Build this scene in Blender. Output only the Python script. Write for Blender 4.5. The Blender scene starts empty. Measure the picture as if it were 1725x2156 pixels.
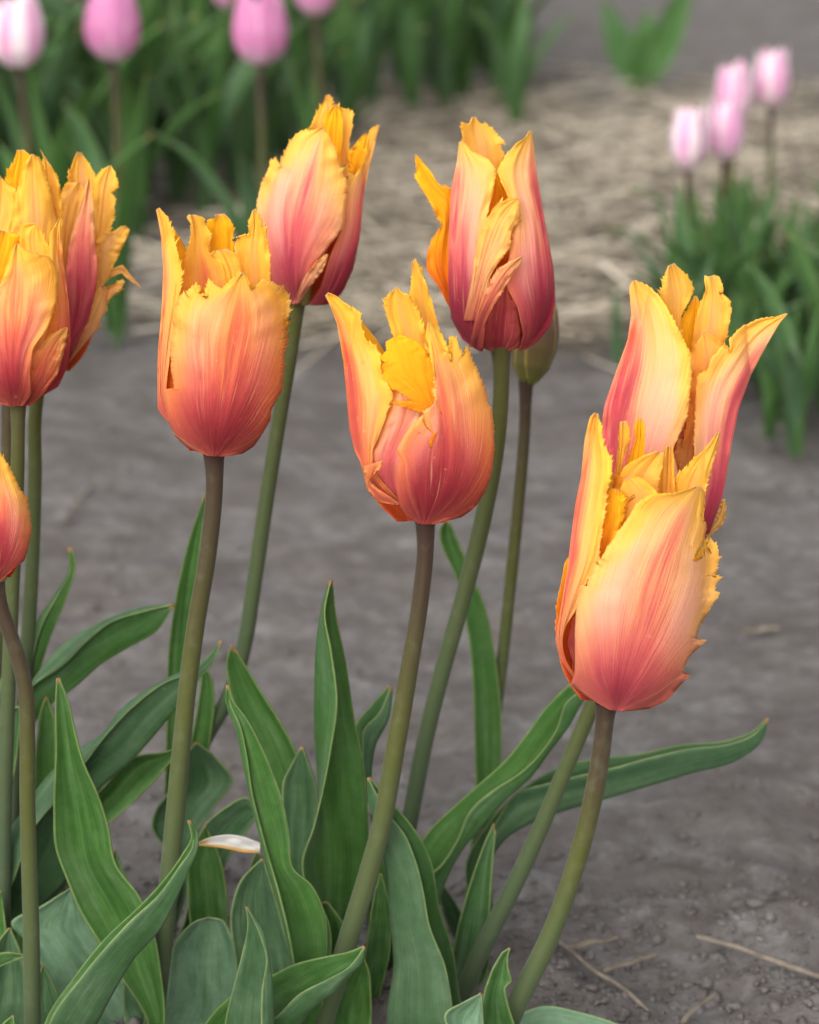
import bpy, math, random
import numpy as np
from mathutils import Vector, Matrix

# ------------------------------------------------------------------ camera
SC = bpy.context.scene
W, H = 1725.0, 2156.0            # the photograph's frame, the unit the tracing below is written in
FPX = 5090.0                     # 85 mm lens on a 36 mm tall frame
CAM_H = 0.54
PITCH = math.atan2(1078 + 560, FPX)
SP, CP = math.sin(PITCH), math.cos(PITCH)
cam_d = bpy.data.cameras.new('camera')
cam = bpy.data.objects.new('camera', cam_d)
SC.collection.objects.link(cam)
cam.location = (0, 0, CAM_H)
cam.rotation_euler = (math.pi / 2 - PITCH, 0, 0)
cam_d.sensor_fit = 'VERTICAL'
cam_d.sensor_height = 36
cam_d.sensor_width = 36 * W / H
cam_d.lens = 85
cam_d.clip_start = 0.01
cam_d.clip_end = 2000
cam_d.dof.use_dof = True
cam_d.dof.focus_distance = 0.945
cam_d.dof.aperture_fstop = 9.5
SC.camera = cam
SC.render.resolution_x, SC.render.resolution_y = 819, 1024

# ------------------------------------------------------------------ sky, sun, exposure
SUN_EL, SUN_AZ = math.radians(36), math.radians(-155)   # azimuth from +Y towards +X
world = bpy.data.worlds.new('World'); SC.world = world
world.use_nodes = True
nt = world.node_tree
for n in list(nt.nodes): nt.nodes.remove(n)
wo = nt.nodes.new('ShaderNodeOutputWorld'); bg = nt.nodes.new('ShaderNodeBackground')
sky = nt.nodes.new('ShaderNodeTexSky'); sky.sky_type = 'NISHITA'; sky.sun_disc = False
sky.sun_elevation = SUN_EL; sky.sun_rotation = SUN_AZ
sky.air_density = 1.0; sky.dust_density = 3.0
hs = nt.nodes.new('ShaderNodeHueSaturation'); hs.inputs['Saturation'].default_value = 0.22   # overcast: white cloud light
nt.links.new(sky.outputs[0], hs.inputs['Color']); nt.links.new(hs.outputs[0], bg.inputs[0])
bg.inputs[1].default_value = 0.15
nt.links.new(bg.outputs[0], wo.inputs[0])
sun_d = bpy.data.lights.new('sun', 'SUN'); sun = bpy.data.objects.new('sun', sun_d)
SC.collection.objects.link(sun)
sun_d.energy = 1.5; sun_d.angle = math.radians(80); sun_d.color = (1.0, 0.965, 0.91)
sv = Vector((math.sin(SUN_AZ) * math.cos(SUN_EL), math.cos(SUN_AZ) * math.cos(SUN_EL), math.sin(SUN_EL)))
sun.rotation_euler = sv.to_track_quat('Z', 'Y').to_euler()
sun.location = (0, 0, 5)
SC.view_settings.view_transform = 'Standard'
SC.view_settings.look = 'None'
SC.view_settings.exposure = 0.78
SC.view_settings.gamma = 1
SC.view_settings.use_curve_mapping = False
SC.render.engine = 'CYCLES'
SC.cycles.use_denoising = True
SC.cycles.max_bounces = 10
SC.cycles.diffuse_bounces = 6
SC.cycles.transmission_bounces = 8

# ------------------------------------------------------------------ helpers
COL = SC.collection
RS = np.random.RandomState(7)
rnd = random.Random(11)

def P(x, y, Y):
    """frame position (arrays allowed) on the upright world plane at distance Y -> world xyz"""
    x = np.asarray(x, float); y = np.asarray(y, float); Y = np.asarray(Y, float)
    a = (x - W / 2) / FPX; b = -(y - H / 2) / FPX
    t = Y / (b * SP + CP)
    return np.stack([t * a, Y + 0 * t, CAM_H + t * (b * CP - SP)], -1)

def ground_y(Y):
    b = (Y * SP - CAM_H * CP) / (CAM_H * SP + Y * CP)
    return H / 2 - b * FPX

def G(x, y):
    """frame position -> point on the flat ground"""
    a = (x - W / 2) / FPX; b = -(y - H / 2) / FPX
    t = CAM_H / (SP - b * CP)
    return Vector((t * a, t * (b * SP + CP), 0))

def scale_at(Y, y=1100.0):
    """frame units per metre at distance Y"""
    b = -(y - H / 2) / FPX
    return FPX / (Y / (b * SP + CP))

def pts(s, tf=None):
    out = []
    for tok in s.split():
        v = [float(q) for q in tok.split(',')]
        if len(v) == 2: v.append(0.0)
        if tf: v = [tf[0] + v[0] * tf[2], tf[1] + v[1] * tf[2], v[2]]
        out.append(v)
    return np.array(out, float)

def crop(x0, y0, w, zw):
    k = w / zw * 0.69
    return (x0 * 0.69, y0 * 0.69, k)

def pchip(xs, ys, xq):
    """monotone cubic through (xs, ys[K,C]) at xq -> [Q,C]"""
    xs = np.asarray(xs, float); ys = np.asarray(ys, float)
    h = np.diff(xs); d = np.diff(ys, axis=0) / h[:, None]
    m = np.zeros_like(ys)
    m[0] = d[0]; m[-1] = d[-1]
    if len(xs) > 2:
        a, b = d[:-1], d[1:]
        same = (a * b) > 0
        m[1:-1] = np.where(same, 2 * a * b / np.where(np.abs(a + b) < 1e-12, 1, a + b), 0)
    i = np.clip(np.searchsorted(xs, xq, side='right') - 1, 0, len(xs) - 2)
    t = ((xq - xs[i]) / h[i])[:, None]; hh = h[i][:, None]
    t2, t3 = t * t, t * t * t
    return (2*t3-3*t2+1)*ys[i] + (t3-2*t2+t)*hh*m[i] + (-2*t3+3*t2)*ys[i+1] + (t3-t2)*hh*m[i+1]

def catmull(xs, ys, xq):
    """smooth (overshooting a little) cubic"""
    xs = np.asarray(xs, float); ys = np.asarray(ys, float)
    if len(xs) < 3: return pchip(xs, ys, xq)
    h = np.diff(xs); d = np.diff(ys, axis=0) / h[:, None]
    m = np.zeros_like(ys)
    m[0] = d[0]; m[-1] = d[-1]
    w0 = h[1:, None]; w1 = h[:-1, None]
    m[1:-1] = (d[:-1] * w0 + d[1:] * w1) / (w0 + w1)
    i = np.clip(np.searchsorted(xs, xq, side='right') - 1, 0, len(xs) - 2)
    t = ((xq - xs[i]) / h[i])[:, None]; hh = h[i][:, None]
    t2, t3 = t * t, t * t * t
    return (2*t3-3*t2+1)*ys[i] + (t3-2*t2+t)*hh*m[i] + (-2*t3+3*t2)*ys[i+1] + (t3-t2)*hh*m[i+1]

def resample(poly, n, mode='smooth'):
    c = np.concatenate([[0], np.cumsum(np.maximum(np.hypot(*np.diff(poly[:, :2], axis=0).T), 1e-3))])
    q = np.linspace(0, c[-1], n)
    if mode == 'lin':
        return np.stack([np.interp(q, c, poly[:, k]) for k in range(3)], -1)
    a = catmull(c, poly, q)
    if mode == 'mix':
        b = np.stack([np.interp(q, c, poly[:, k]) for k in range(3)], -1)
        a = 0.2 * a + 0.8 * b
    return a

TAB = {}
def table(seed, shape):
    k = (int(seed) % 100000, shape)
    if k not in TAB:
        r = np.random.RandomState(k[0])
        TAB[k] = (r.rand(shape) if isinstance(shape, int) else r.rand(*shape)) * 2 - 1
    return TAB[k]

def vnoise(x, seed):
    """1-D smooth value noise in -1..1"""
    r = table(seed, 512)
    i = np.floor(x).astype(int); f = x - i; f = f * f * (3 - 2 * f)
    return r[i % 512] * (1 - f) + r[(i + 1) % 512] * f

def vnoise2(x, y, seed):
    r = table(seed, (128, 128))
    i = np.floor(x).astype(int); f = x - i; f = f * f * (3 - 2 * f)
    j = np.floor(y).astype(int); g = y - j; g = g * g * (3 - 2 * g)
    return (r[i % 128, j % 128] * (1 - f) + r[(i + 1) % 128, j % 128] * f) * (1 - g) + \
           (r[i % 128, (j + 1) % 128] * (1 - f) + r[(i + 1) % 128, (j + 1) % 128] * f) * g

def teeth(n, seed, period):
    """ragged saw-tooth profile along an edge of n rows"""
    r = np.random.RandomState(seed % 100000)
    out = np.zeros(n); i = 0
    while i < n:
        L = max(2, int(round(period * r.uniform(0.5, 1.7))))
        amp = r.uniform(0.25, 1.0) ** 1.3
        if r.rand() < 0.12: amp *= 1.7
        for k in range(L):
            if i + k < n: out[i + k] = amp * (1 - (k / L)) ** 1.15
        i += L
    return out[::-1].copy()

def mesh_from(name, verts, faces, attrs=None, smooth=True):
    me = bpy.data.meshes.new(name)
    verts = np.asarray(verts, np.float32)
    faces = np.asarray(faces, np.int32)
    me.vertices.add(len(verts)); me.vertices.foreach_set('co', verts.ravel())
    nf, k = faces.shape
    me.loops.add(nf * k); me.loops.foreach_set('vertex_index', faces.ravel())
    me.polygons.add(nf)
    me.polygons.foreach_set('loop_start', np.arange(0, nf * k, k, dtype=np.int32))
    me.polygons.foreach_set('loop_total', np.full(nf, k, np.int32))
    me.update(calc_edges=True)
    me.polygons.foreach_set('use_smooth', np.full(nf, smooth))
    for an, av in (attrs or {}).items():
        a = me.attributes.new(an, 'FLOAT_VECTOR', 'POINT')
        a.data.foreach_set('vector', np.asarray(av, np.float32).ravel())
    me.update(); me.validate()
    return me

def add(name, me, mat, parent=None):
    o = bpy.data.objects.new(name, me); COL.objects.link(o)
    if mat and not me.materials: me.materials.append(mat)
    if parent is not None:
        o.parent = parent
    return o

def world_child(name, verts, faces, mat, parent, attrs=None, smooth=True):
    """a part given in world coordinates, stored relative to its (unrotated) parent"""
    v = np.asarray(verts, float)
    p = parent; off = np.zeros(3)
    while p is not None:
        off = off + np.array(p.location); p = p.parent
    return add(name, mesh_from(name, v - off, faces, attrs, smooth), mat, parent)

def grid_faces(n, m, o=0, flip=False):
    i = np.arange(n - 1)[:, None] * m + np.arange(m - 1)[None, :] + o
    f = np.stack([i, i + 1, i + m + 1, i + m], -1).reshape(-1, 4)
    return f[:, ::-1] if flip else f

def shell(Pg, thick, ncol=None):
    """grid of points [n,m,3] -> two-skinned sheet with a rim. first skin faces the camera"""
    n, m, _ = Pg.shape
    du = np.gradient(Pg, axis=1); dv = np.gradient(Pg, axis=0)
    N = np.cross(du, dv); N /= np.maximum(np.linalg.norm(N, axis=-1, keepdims=True), 1e-12)
    view = Pg - np.array([0, 0, CAM_H])
    flip = (N * view).sum(-1)[:, :ncol].mean() > 0
    if flip: N = -N
    A = Pg + N * thick / 2; B = Pg - N * thick / 2
    V = np.concatenate([A.reshape(-1, 3), B.reshape(-1, 3)])
    o = n * m
    F = [grid_faces(n, m, 0, flip), grid_faces(n, m, o, not flip)]
    ring = np.concatenate([np.arange(m), np.arange(1, n) * m + m - 1, (n - 1) * m + np.arange(m - 2, -1, -1), np.arange(n - 2, 0, -1) * m])
    nx = np.roll(ring, -1)
    rim = np.stack([ring, ring + o, nx + o, nx], -1)
    F.append(rim[:, ::-1] if flip else rim)
    return V, np.concatenate(F)

def thing(name, label, cat, loc, group=None):
    o = bpy.data.objects.new(name, None); COL.objects.link(o)
    o.location = loc; o.empty_display_size = 0.02
    o['label'] = label; o['category'] = cat
    if group: o['group'] = group
    return o

# ------------------------------------------------------------------ materials
class NB:
    def __init__(s, name):
        s.m = bpy.data.materials.new(name); s.m.use_nodes = True
        s.t = s.m.node_tree
        for n in list(s.t.nodes): s.t.nodes.remove(n)
        s.out = s.t.nodes.new('ShaderNodeOutputMaterial')
    def n(s, kind, **kw):
        q = s.t.nodes.new(kind)
        for k, v in kw.items(): setattr(q, k, v)
        return q
    def l(s, a, b): s.t.links.new(a, b)
    def put(s, sock, v):
        if isinstance(v, bpy.types.NodeSocket): s.l(v, sock)
        elif v is not None: sock.default_value = v
    def math(s, op, a, b=None, c=None, clamp=False):
        q = s.n('ShaderNodeMath', operation=op, use_clamp=clamp)
        s.put(q.inputs[0], a); s.put(q.inputs[1], b)
        if c is not None: s.put(q.inputs[2], c)
        return q.outputs[0]
    def ss(s, x, lo, hi, a=0.0, b=1.0):
        q = s.n('ShaderNodeMapRange', interpolation_type='SMOOTHSTEP')
        s.put(q.inputs[0], x); s.put(q.inputs[1], lo); s.put(q.inputs[2], hi)
        s.put(q.inputs[3], a); s.put(q.inputs[4], b)
        return q.outputs[0]
    def mix(s, f, a, b):
        q = s.n('ShaderNodeMix', data_type='RGBA')
        s.put(q.inputs[0], f)
        s.put(q.inputs[6], a if isinstance(a, bpy.types.NodeSocket) else (*a, 1))
        s.put(q.inputs[7], b if isinstance(b, bpy.types.NodeSocket) else (*b, 1))
        return q.outputs[2]
    def attr(s, name):
        a = s.n('ShaderNodeAttribute', attribute_name=name)
        x = s.n('ShaderNodeSeparateXYZ'); s.l(a.outputs['Vector'], x.inputs[0])
        return x.outputs
    def vec(s, x, y, z):
        q = s.n('ShaderNodeCombineXYZ')
        s.put(q.inputs[0], x); s.put(q.inputs[1], y); s.put(q.inputs[2], z)
        return q.outputs[0]
    def noise(s, v, scale=1.0, detail=3.0, rough=0.55, dist=0.0):
        q = s.n('ShaderNodeTexNoise')
        if v is not None: s.l(v, q.inputs['Vector'])
        q.inputs['Scale'].default_value = scale; q.inputs['Detail'].default_value = detail
        q.inputs['Roughness'].default_value = rough; q.inputs['Distortion'].default_value = dist
        return q.outputs[0]
    def ramp(s, f, stops):
        q = s.n('ShaderNodeValToRGB')
        e = q.color_ramp.elements
        while len(e) < len(stops): e.new(0.5)
        for el, (p, c) in zip(e, stops): el.position = p; el.color = (*c, 1)
        s.put(q.inputs[0], f)
        return q.outputs[0]
    def bump(s, h, strength, dist):
        q = s.n('ShaderNodeBump'); q.inputs['Strength'].default_value = strength
        q.inputs['Distance'].default_value = dist; s.l(h, q.inputs['Height'])
        return q.outputs[0]
    def thin(s, col, tcol, trans, rough, spec, normal=None, sheen=0.0):
        """leafy surface: soft reflection plus light let through"""
        p = s.n('ShaderNodeBsdfPrincipled')
        s.put(p.inputs['Base Color'], col); s.put(p.inputs['Roughness'], rough)
        p.inputs['Specular IOR Level'].default_value = spec
        p.inputs['Sheen Weight'].default_value = sheen
        p.inputs['Sheen Roughness'].default_value = 0.5
        if normal is not None: s.l(normal, p.inputs['Normal'])
        if trans <= 0:
            s.l(p.outputs[0], s.out.inputs[0]); return s.m
        t = s.n('ShaderNodeBsdfTranslucent'); s.put(t.inputs[0], tcol)
        if normal is not None: s.l(normal, t.inputs['Normal'])
        mx = s.n('ShaderNodeMixShader'); mx.inputs[0].default_value = trans
        s.l(p.outputs[0], mx.inputs[1]); s.l(t.outputs[0], mx.inputs[2])
        s.l(mx.outputs[0], s.out.inputs[0])
        return s.m

def petal_material():
    b = NB('flamed_petal')
    u, v, edge = b.attr('puv')[0:3]
    side, seed, pink = b.attr('ptn')[0:3]
    ext, rib, run = b.attr('pex')[0:3]
    au = b.math('ABSOLUTE', u)
    # veins leave the base and fan out to the margins
    fan = b.math('DIVIDE', u, b.math('ADD', run, 0.34))
    st = b.noise(b.vec(b.math('MULTIPLY', fan, 4.2), b.math('MULTIPLY', run, 1.0), seed), 1.0, 2.5, 0.6, 0.2)
    fine = b.noise(b.vec(b.math('MULTIPLY', fan, 24.0), b.math('MULTIPLY', run, 2.2), seed), 1.0, 3.0, 0.62)
    hair = b.noise(b.vec(b.math('MULTIPLY', fan, 70.0), b.math('MULTIPLY', run, 4.0), seed), 1.0, 2.0, 0.6)
    blot = b.noise(b.vec(b.math('MULTIPLY', u, 2.2), b.math('MULTIPLY', run, 3.2), b.math('ADD', seed, 7.3)), 1.0, 4.0, 0.6)
    s1 = b.math('SUBTRACT', st, 0.5); s2 = b.math('SUBTRACT', fine, 0.5); s3 = b.math('SUBTRACT', blot, 0.5); s4 = b.math('SUBTRACT', hair, 0.5)
    wob = b.math('ADD', b.math('MULTIPLY', s1, 0.75), b.math('ADD', b.math('ADD', b.math('MULTIPLY', s2, 0.62), b.math('MULTIPLY', s4, 0.35)), b.math('MULTIPLY', s3, 0.5)))
    h = b.math('ADD', v, b.math('ADD', b.math('MULTIPLY', b.math('MULTIPLY', u, u), 0.12), b.math('MULTIPLY', wob, 0.55)))
    r1 = b.ss(h, b.math('SUBTRACT', ext, 0.44), b.math('ADD', ext, 0.40), 1.0, 0.0)
    rw = b.math('ADD', au, b.math('MULTIPLY', wob, 0.9))
    r2 = b.math('MULTIPLY', b.ss(rw, -0.12, 0.5, 1.0, 0.0), b.ss(run, 0.6, 1.0, 1.0, 0.3))
    r2 = b.math('MULTIPLY', r2, b.math('MULTIPLY', rib, 0.8))
    r = b.math('MAXIMUM', r1, r2)
    r = b.math('ADD', r, b.math('MULTIPLY', wob, 0.20))
    en = b.math('ADD', edge, b.math('ADD', b.math('MULTIPLY', s2, 1.3), b.math('MULTIPLY', s1, 1.2)))
    ed = b.ss(en, -0.45, 1.0, 1.0, 0.0)
    ed = b.math('MULTIPLY', ed, b.ss(ext, 0.6, 0.85, 1.0, 0.15))
    edl = b.math('MULTIPLY', ed, b.ss(v, 0.02, 0.5, 0.3, 1.0))
    r = b.math('MULTIPLY', r, b.math('SUBTRACT', 1.0, b.math('MULTIPLY', edl, 0.78)), clamp=True)
    warm = b.ramp(r, [(0.0, (0.93, 0.54, 0.075)), (0.16, (0.90, 0.45, 0.11)), (0.36, (0.86, 0.30, 0.09)),
                      (0.6, (0.75, 0.165, 0.082)), (0.82, (0.56, 0.08, 0.074)), (1.0, (0.33, 0.03, 0.044))])
    cool = b.ramp(r, [(0.0, (0.92, 0.58, 0.18)), (0.16, (0.90, 0.52, 0.28)), (0.36, (0.86, 0.33, 0.22)),
                      (0.6, (0.75, 0.17, 0.175)), (0.82, (0.56, 0.075, 0.13)), (1.0, (0.33, 0.027, 0.065))])
    out = b.mix(pink, warm, cool)
    pale = b.math('MULTIPLY', b.ss(b.math('ADD', au, b.math('MULTIPLY', wob, 0.6)), 0.15, 0.6), b.ss(b.math('ADD', edge, b.math('MULTIPLY', s1, 0.5)), 0.15, 0.7))
    pale = b.math('MULTIPLY', b.math('MULTIPLY', pale, b.ss(v, 0.15, 0.45)), b.math('MULTIPLY', b.ss(v, 0.62, 0.95, 1.0, 0.2), b.math('ADD', 0.16, b.math('MULTIPLY', pink, 0.5))))
    out = b.mix(pale, out, (0.92, 0.54, 0.44))
    yel = b.math('MULTIPLY', ed, b.ss(b.math('ADD', v, b.math('MULTIPLY', s3, 0.3)), 0.35, 0.8, 0.1, 0.9))
    out = b.mix(yel, out, b.mix(b.ss(b.math('ADD', b.math('MULTIPLY', s3, 0.9), v), 0.5, 1.1), (0.94, 0.57, 0.065), (0.95, 0.60, 0.04)))
    cream = b.ss(b.noise(b.vec(b.math('MULTIPLY', fan, 11.0), b.math('MULTIPLY', run, 2.4), b.math('ADD', seed, 31.0)), 1.0, 1.5), 0.62, 0.8)
    out = b.mix(b.math('MULTIPLY', cream, 0.6), out, (0.95, 0.62, 0.30))
    dark = b.ss(b.noise(b.vec(b.math('MULTIPLY', fan, 14.0), b.math('MULTIPLY', run, 2.0), b.math('ADD', seed, 57.0)), 1.0, 1.5), 0.64, 0.8)
    out = b.mix(b.math('MULTIPLY', b.math('MULTIPLY', dark, 0.38), b.ss(edge, 0.2, 0.7)), out, (0.62, 0.10, 0.085))
    gi = b.math('ADD', v, b.math('MULTIPLY', wob, 0.35))
    ins = b.ramp(gi, [(0.0, (0.62, 0.07, 0.015)), (0.3, (0.88, 0.19, 0.012)), (0.55, (0.97, 0.40, 0.01)), (0.85, (0.98, 0.55, 0.015))])
    col = b.mix(side, out, ins)
    tip = b.ss(run, 0.975, 1.0)
    col = b.mix(b.math('MULTIPLY', tip, 0.45), col, (0.70, 0.46, 0.30))
    hsn = b.n('ShaderNodeHueSaturation'); b.l(col, hsn.inputs['Color'])
    b.l(b.math('ADD', 1.0, b.math('ADD', b.math('MULTIPLY', s4, 0.34), b.math('MULTIPLY', s2, 0.12))), hsn.inputs['Value'])
    col = hsn.outputs[0]
    bh = b.math('ADD', b.math('MULTIPLY', fine, 1.0), b.math('ADD', b.math('MULTIPLY', st, 0.8), b.math('MULTIPLY', hair, 0.5)))
    tc = b.n('ShaderNodeTexCoord')
    cell = b.noise(tc.outputs['Object'], 900.0, 3.0, 0.7)
    bruise = b.ss(b.noise(tc.outputs['Object'], 75.0, 4.0, 0.7), 0.62, 0.78, 0.0, 0.30)
    col = b.mix(bruise, col, (0.66, 0.24, 0.11))
    speck = b.ss(b.noise(tc.outputs['Object'], 420.0, 2.0, 0.5), 0.70, 0.78, 0.0, 0.35)
    col = b.mix(speck, col, (0.90, 0.62, 0.38))
    bh = b.math('ADD', bh, b.math('MULTIPLY', cell, 0.6))
    nr = b.bump(bh, 0.6, 0.0006)
    return b.thin(col, b.mix(0.35, col, (0.9, 0.55, 0.28)), 0.42, 0.6, 0.15, nr, 0.05)

def leaf_material():
    b = NB('tulip_leaf')
    u, v, edge = b.attr('puv')[0:3]
    side, seed, gl = b.attr('ptn')[0:3]
    n1 = b.noise(b.vec(b.math('MULTIPLY', u, 3.0), b.math('MULTIPLY', v, 3.2), seed), 1.0, 3.0)
    n2 = b.noise(b.vec(b.math('MULTIPLY', u, 26.0), b.math('MULTIPLY', v, 1.2), seed), 1.0, 2.0)
    geo = b.n('ShaderNodeTexCoord')
    n3 = b.noise(geo.outputs['Object'], 210.0, 4.0, 0.7)
    n5 = b.noise(b.vec(b.math('MULTIPLY', u, 60.0), b.math('MULTIPLY', v, 0.8), seed), 1.0, 2.0)
    t = b.math('ADD', n1, b.math('ADD', b.math('MULTIPLY', b.math('SUBTRACT', n2, 0.5), 0.22), b.math('MULTIPLY', b.math('SUBTRACT', n5, 0.5), 0.32)))
    fresh = b.ramp(t, [(0.25, (0.022, 0.070, 0.009)), (0.52, (0.044, 0.120, 0.020)), (0.8, (0.088, 0.170, 0.048))])
    blue = b.ramp(t, [(0.25, (0.026, 0.064, 0.027)), (0.52, (0.050, 0.104, 0.045)), (0.8, (0.105, 0.170, 0.085))])
    pale = b.ramp(t, [(0.25, (0.08, 0.16, 0.085)), (0.55, (0.125, 0.22, 0.128)), (0.8, (0.175, 0.28, 0.172))])
    g = b.math('ADD', gl, b.math('MULTIPLY', side, 0.35))
    g = b.math('ADD', g, b.math('MULTIPLY', b.math('SUBTRACT', n1, 0.5), 1.1))
    col = b.mix(b.ss(g, 0.1, 0.9), fresh, blue)
    col = b.mix(b.ss(g, 1.1, 1.9), col, pale)
    mid = b.ss(b.math('ABSOLUTE', u), 0.0, 0.07, 0.35, 0.0)
    col = b.mix(mid, col, (0.075, 0.17, 0.05))
    rim = b.math('MULTIPLY', b.ss(edge, 0.02, 0.10, 0.55, 0.0), b.ss(b.noise(b.vec(b.math('MULTIPLY', v, 9.0), seed, b.math('MULTIPLY', side, 3.0)), 1.0, 3.0), 0.3, 0.65, 0.45, 1.0))
    n4 = b.noise(geo.outputs['Object'], 34.0, 5.0, 0.65)
    col = b.mix(b.ss(n4, 0.45, 0.75, 0.0, 0.2), col, (0.095, 0.15, 0.09))
    spot = b.ss(b.noise(geo.outputs['Object'], 330.0, 2.0, 0.5), 0.72, 0.80, 0.0, 0.45)
    col = b.mix(spot, col, (0.16, 0.145, 0.11))
    col = b.mix(rim, col, (0.24, 0.30, 0.10))
    tip = b.ss(v, 0.982, 1.0)
    col = b.mix(b.math('MULTIPLY', tip, 0.8), col, (0.32, 0.15, 0.06))
    hsn = b.n('ShaderNodeHueSaturation'); b.l(col, hsn.inputs['Color'])
    b.l(b.ss(n3, 0.3, 0.75, 0.88, 1.12), hsn.inputs['Value'])
    col = hsn.outputs[0]
    nr = b.bump(b.math('ADD', b.math('ADD', b.math('MULTIPLY', n2, 0.5), b.math('MULTIPLY', n5, 0.5)), b.math('MULTIPLY', n3, 0.3)), 0.35, 0.0006)
    return b.thin(col, b.mix(0.5, col, (0.10, 0.22, 0.01)), 0.16, b.ss(n3, 0.2, 0.8, 0.5, 0.68), 0.24, nr, 0.05)

def stem_material():
    b = NB('tulip_stem')
    u, v, e = b.attr('puv')[0:3]
    q, seed, dk = b.attr('ptn')[0:3]
    geo = b.n('ShaderNodeTexCoord')
    n = b.noise(geo.outputs['Object'], 120.0, 4.0, 0.65)
    st = b.noise(b.vec(b.math('MULTIPLY', u, 9.0), b.math('MULTIPLY', v, 4.0), seed), 1.0, 3.0)
    x = b.math('ADD', v, b.math('MULTIPLY', b.math('SUBTRACT', st, 0.5), 0.3))
    x = b.math('ADD', x, dk)
    col = b.ramp(x, [(0.0, (0.046, 0.070, 0.032)), (0.35, (0.056, 0.074, 0.026)), (0.62, (0.060, 0.066, 0.013)), (0.84, (0.050, 0.038, 0.016)), (1.0, (0.038, 0.020, 0.014))])
    col = b.mix(b.ss(n, 0.5, 0.8, 0.0, 0.2), col, (0.15, 0.15, 0.10))
    nr = b.bump(b.math('ADD', n, st), 0.35, 0.0006)
    return b.thin(col, col, 0.0, 0.6, 0.2, nr, 0.10)

def simple(name, stops, scale=60.0, rough=0.8, bump=0.3, bd=0.001, spec=0.2, coord='Object'):
    b = NB(name); geo = b.n('ShaderNodeTexCoord')
    n = b.noise(geo.outputs[coord], scale, 4.0, 0.65)
    return b.thin(b.ramp(n, stops), None, 0.0, rough, spec, b.bump(n, bump, bd))

def soil_material():
    b = NB('sandy_soil')
    geo = b.n('ShaderNodeNewGeometry'); p = geo.outputs['Position']
    big = b.noise(p, 2.6, 5.0, 0.6, 0.3)
    med = b.noise(p, 62.0, 6.0, 0.68)
    mot = b.noise(p, 26.0, 5.0, 0.62, 0.4)
    fin = b.noise(p, 260.0, 5.0, 0.75)
    c = b.ramp(big, [(0.3, (0.147, 0.135, 0.125)), (0.5, (0.203, 0.193, 0.186)), (0.7, (0.168, 0.152, 0.138))])
    c = b.mix(b.ss(b.noise(p, 9.0, 4.0, 0.6, 0.5), 0.4, 0.6, 0.6, 0.0), c, (0.132, 0.112, 0.098))
    c = b.mix(b.ss(mot, 0.32, 0.55, 0.8, 0.0), c, (0.112, 0.097, 0.089))
    c = b.mix(b.ss(mot, 0.53, 0.72, 0.0, 0.75), c, (0.265, 0.255, 0.255))
    c = b.mix(b.ss(med, 0.36, 0.66, 0.6, 0.0), c, (0.100, 0.088, 0.082))
    c = b.mix(b.ss(med, 0.56, 0.76, 0.0, 0.55), c, (0.26, 0.25, 0.25))
    c = b.mix(b.ss(fin, 0.3, 0.7, 0.35, 0.0), c, (0.07, 0.061, 0.056))
    c = b.mix(b.ss(fin, 0.62, 0.8, 0.0, 0.3), c, (0.27, 0.255, 0.24))
    nr = b.bump(b.math('ADD', b.math('MULTIPLY', med, 1.0), b.math('MULTIPLY', fin, 0.35)), 0.7, 0.006)
    return b.thin(c, None, 0.0, 0.95, 0.12, nr)

def pink_material():
    b = NB('pink_petal')
    u, v, edge = b.attr('puv')[0:3]
    oi = b.n('ShaderNodeObjectInfo')
    sp = b.n('ShaderNodeSeparateColor'); b.l(oi.outputs['Color'], sp.inputs[0])
    n = b.noise(b.vec(b.math('MULTIPLY', u, 4.0), b.math('MULTIPLY', v, 1.5), b.math('MULTIPLY', oi.outputs['Random'], 20.0)), 1.0, 2.0)
    au = b.math('ADD', b.math('ABSOLUTE', u), b.math('MULTIPLY', b.math('SUBTRACT', n, 0.5), 0.8))
    f = b.ss(au, sp.outputs[0], b.math('ADD', sp.outputs[0], 0.5), 0.0, 1.0)       # width of the pink flame
    f = b.math('MAXIMUM', f, b.ss(v, 0.0, 0.35, 0.75, 0.0))
    c = b.mix(f, (0.58, 0.21, 0.40), (0.80, 0.62, 0.70))
    c = b.mix(sp.outputs[1], c, b.mix(b.math('MULTIPLY', f, 0.9), (0.72, 0.34, 0.54), (0.82, 0.76, 0.74)))
    return b.thin(c, c, 0.3, 0.5, 0.3)

M = dict(petal=petal_material(), leaf=leaf_material(), stem=stem_material(), soil=soil_material(), pink=pink_material())
def straw_material():
    b = NB('dry_straw'); k = b.attr('ptn')[0]
    c = b.ramp(k, [(0.0, (0.06, 0.05, 0.038)), (0.3, (0.17, 0.14, 0.105)), (0.65, (0.34, 0.29, 0.22)), (1.0, (0.66, 0.58, 0.46))])
    return b.thin(c, None, 0.0, 0.7, 0.25)
M['straw'] = straw_material()
M['twig'] = simple('weathered_stalk', [(0.3, (0.085, 0.07, 0.055)), (0.5, (0.15, 0.125, 0.098)), (0.7, (0.24, 0.205, 0.165))], 90.0, 0.85, 0.5, 0.001, 0.15)
M['clod'] = M['soil']
M['pistil'] = simple('pistil', [(0.3, (0.16, 0.13, 0.05)), (0.7, (0.3, 0.27, 0.08))], 90.0, 0.6)
M['bug'] = simple('insect', [(0.3, (0.012, 0.011, 0.012)), (0.7, (0.03, 0.028, 0.03))], 500.0, 0.35, 0.2, 0.0002, 0.5)
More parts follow.
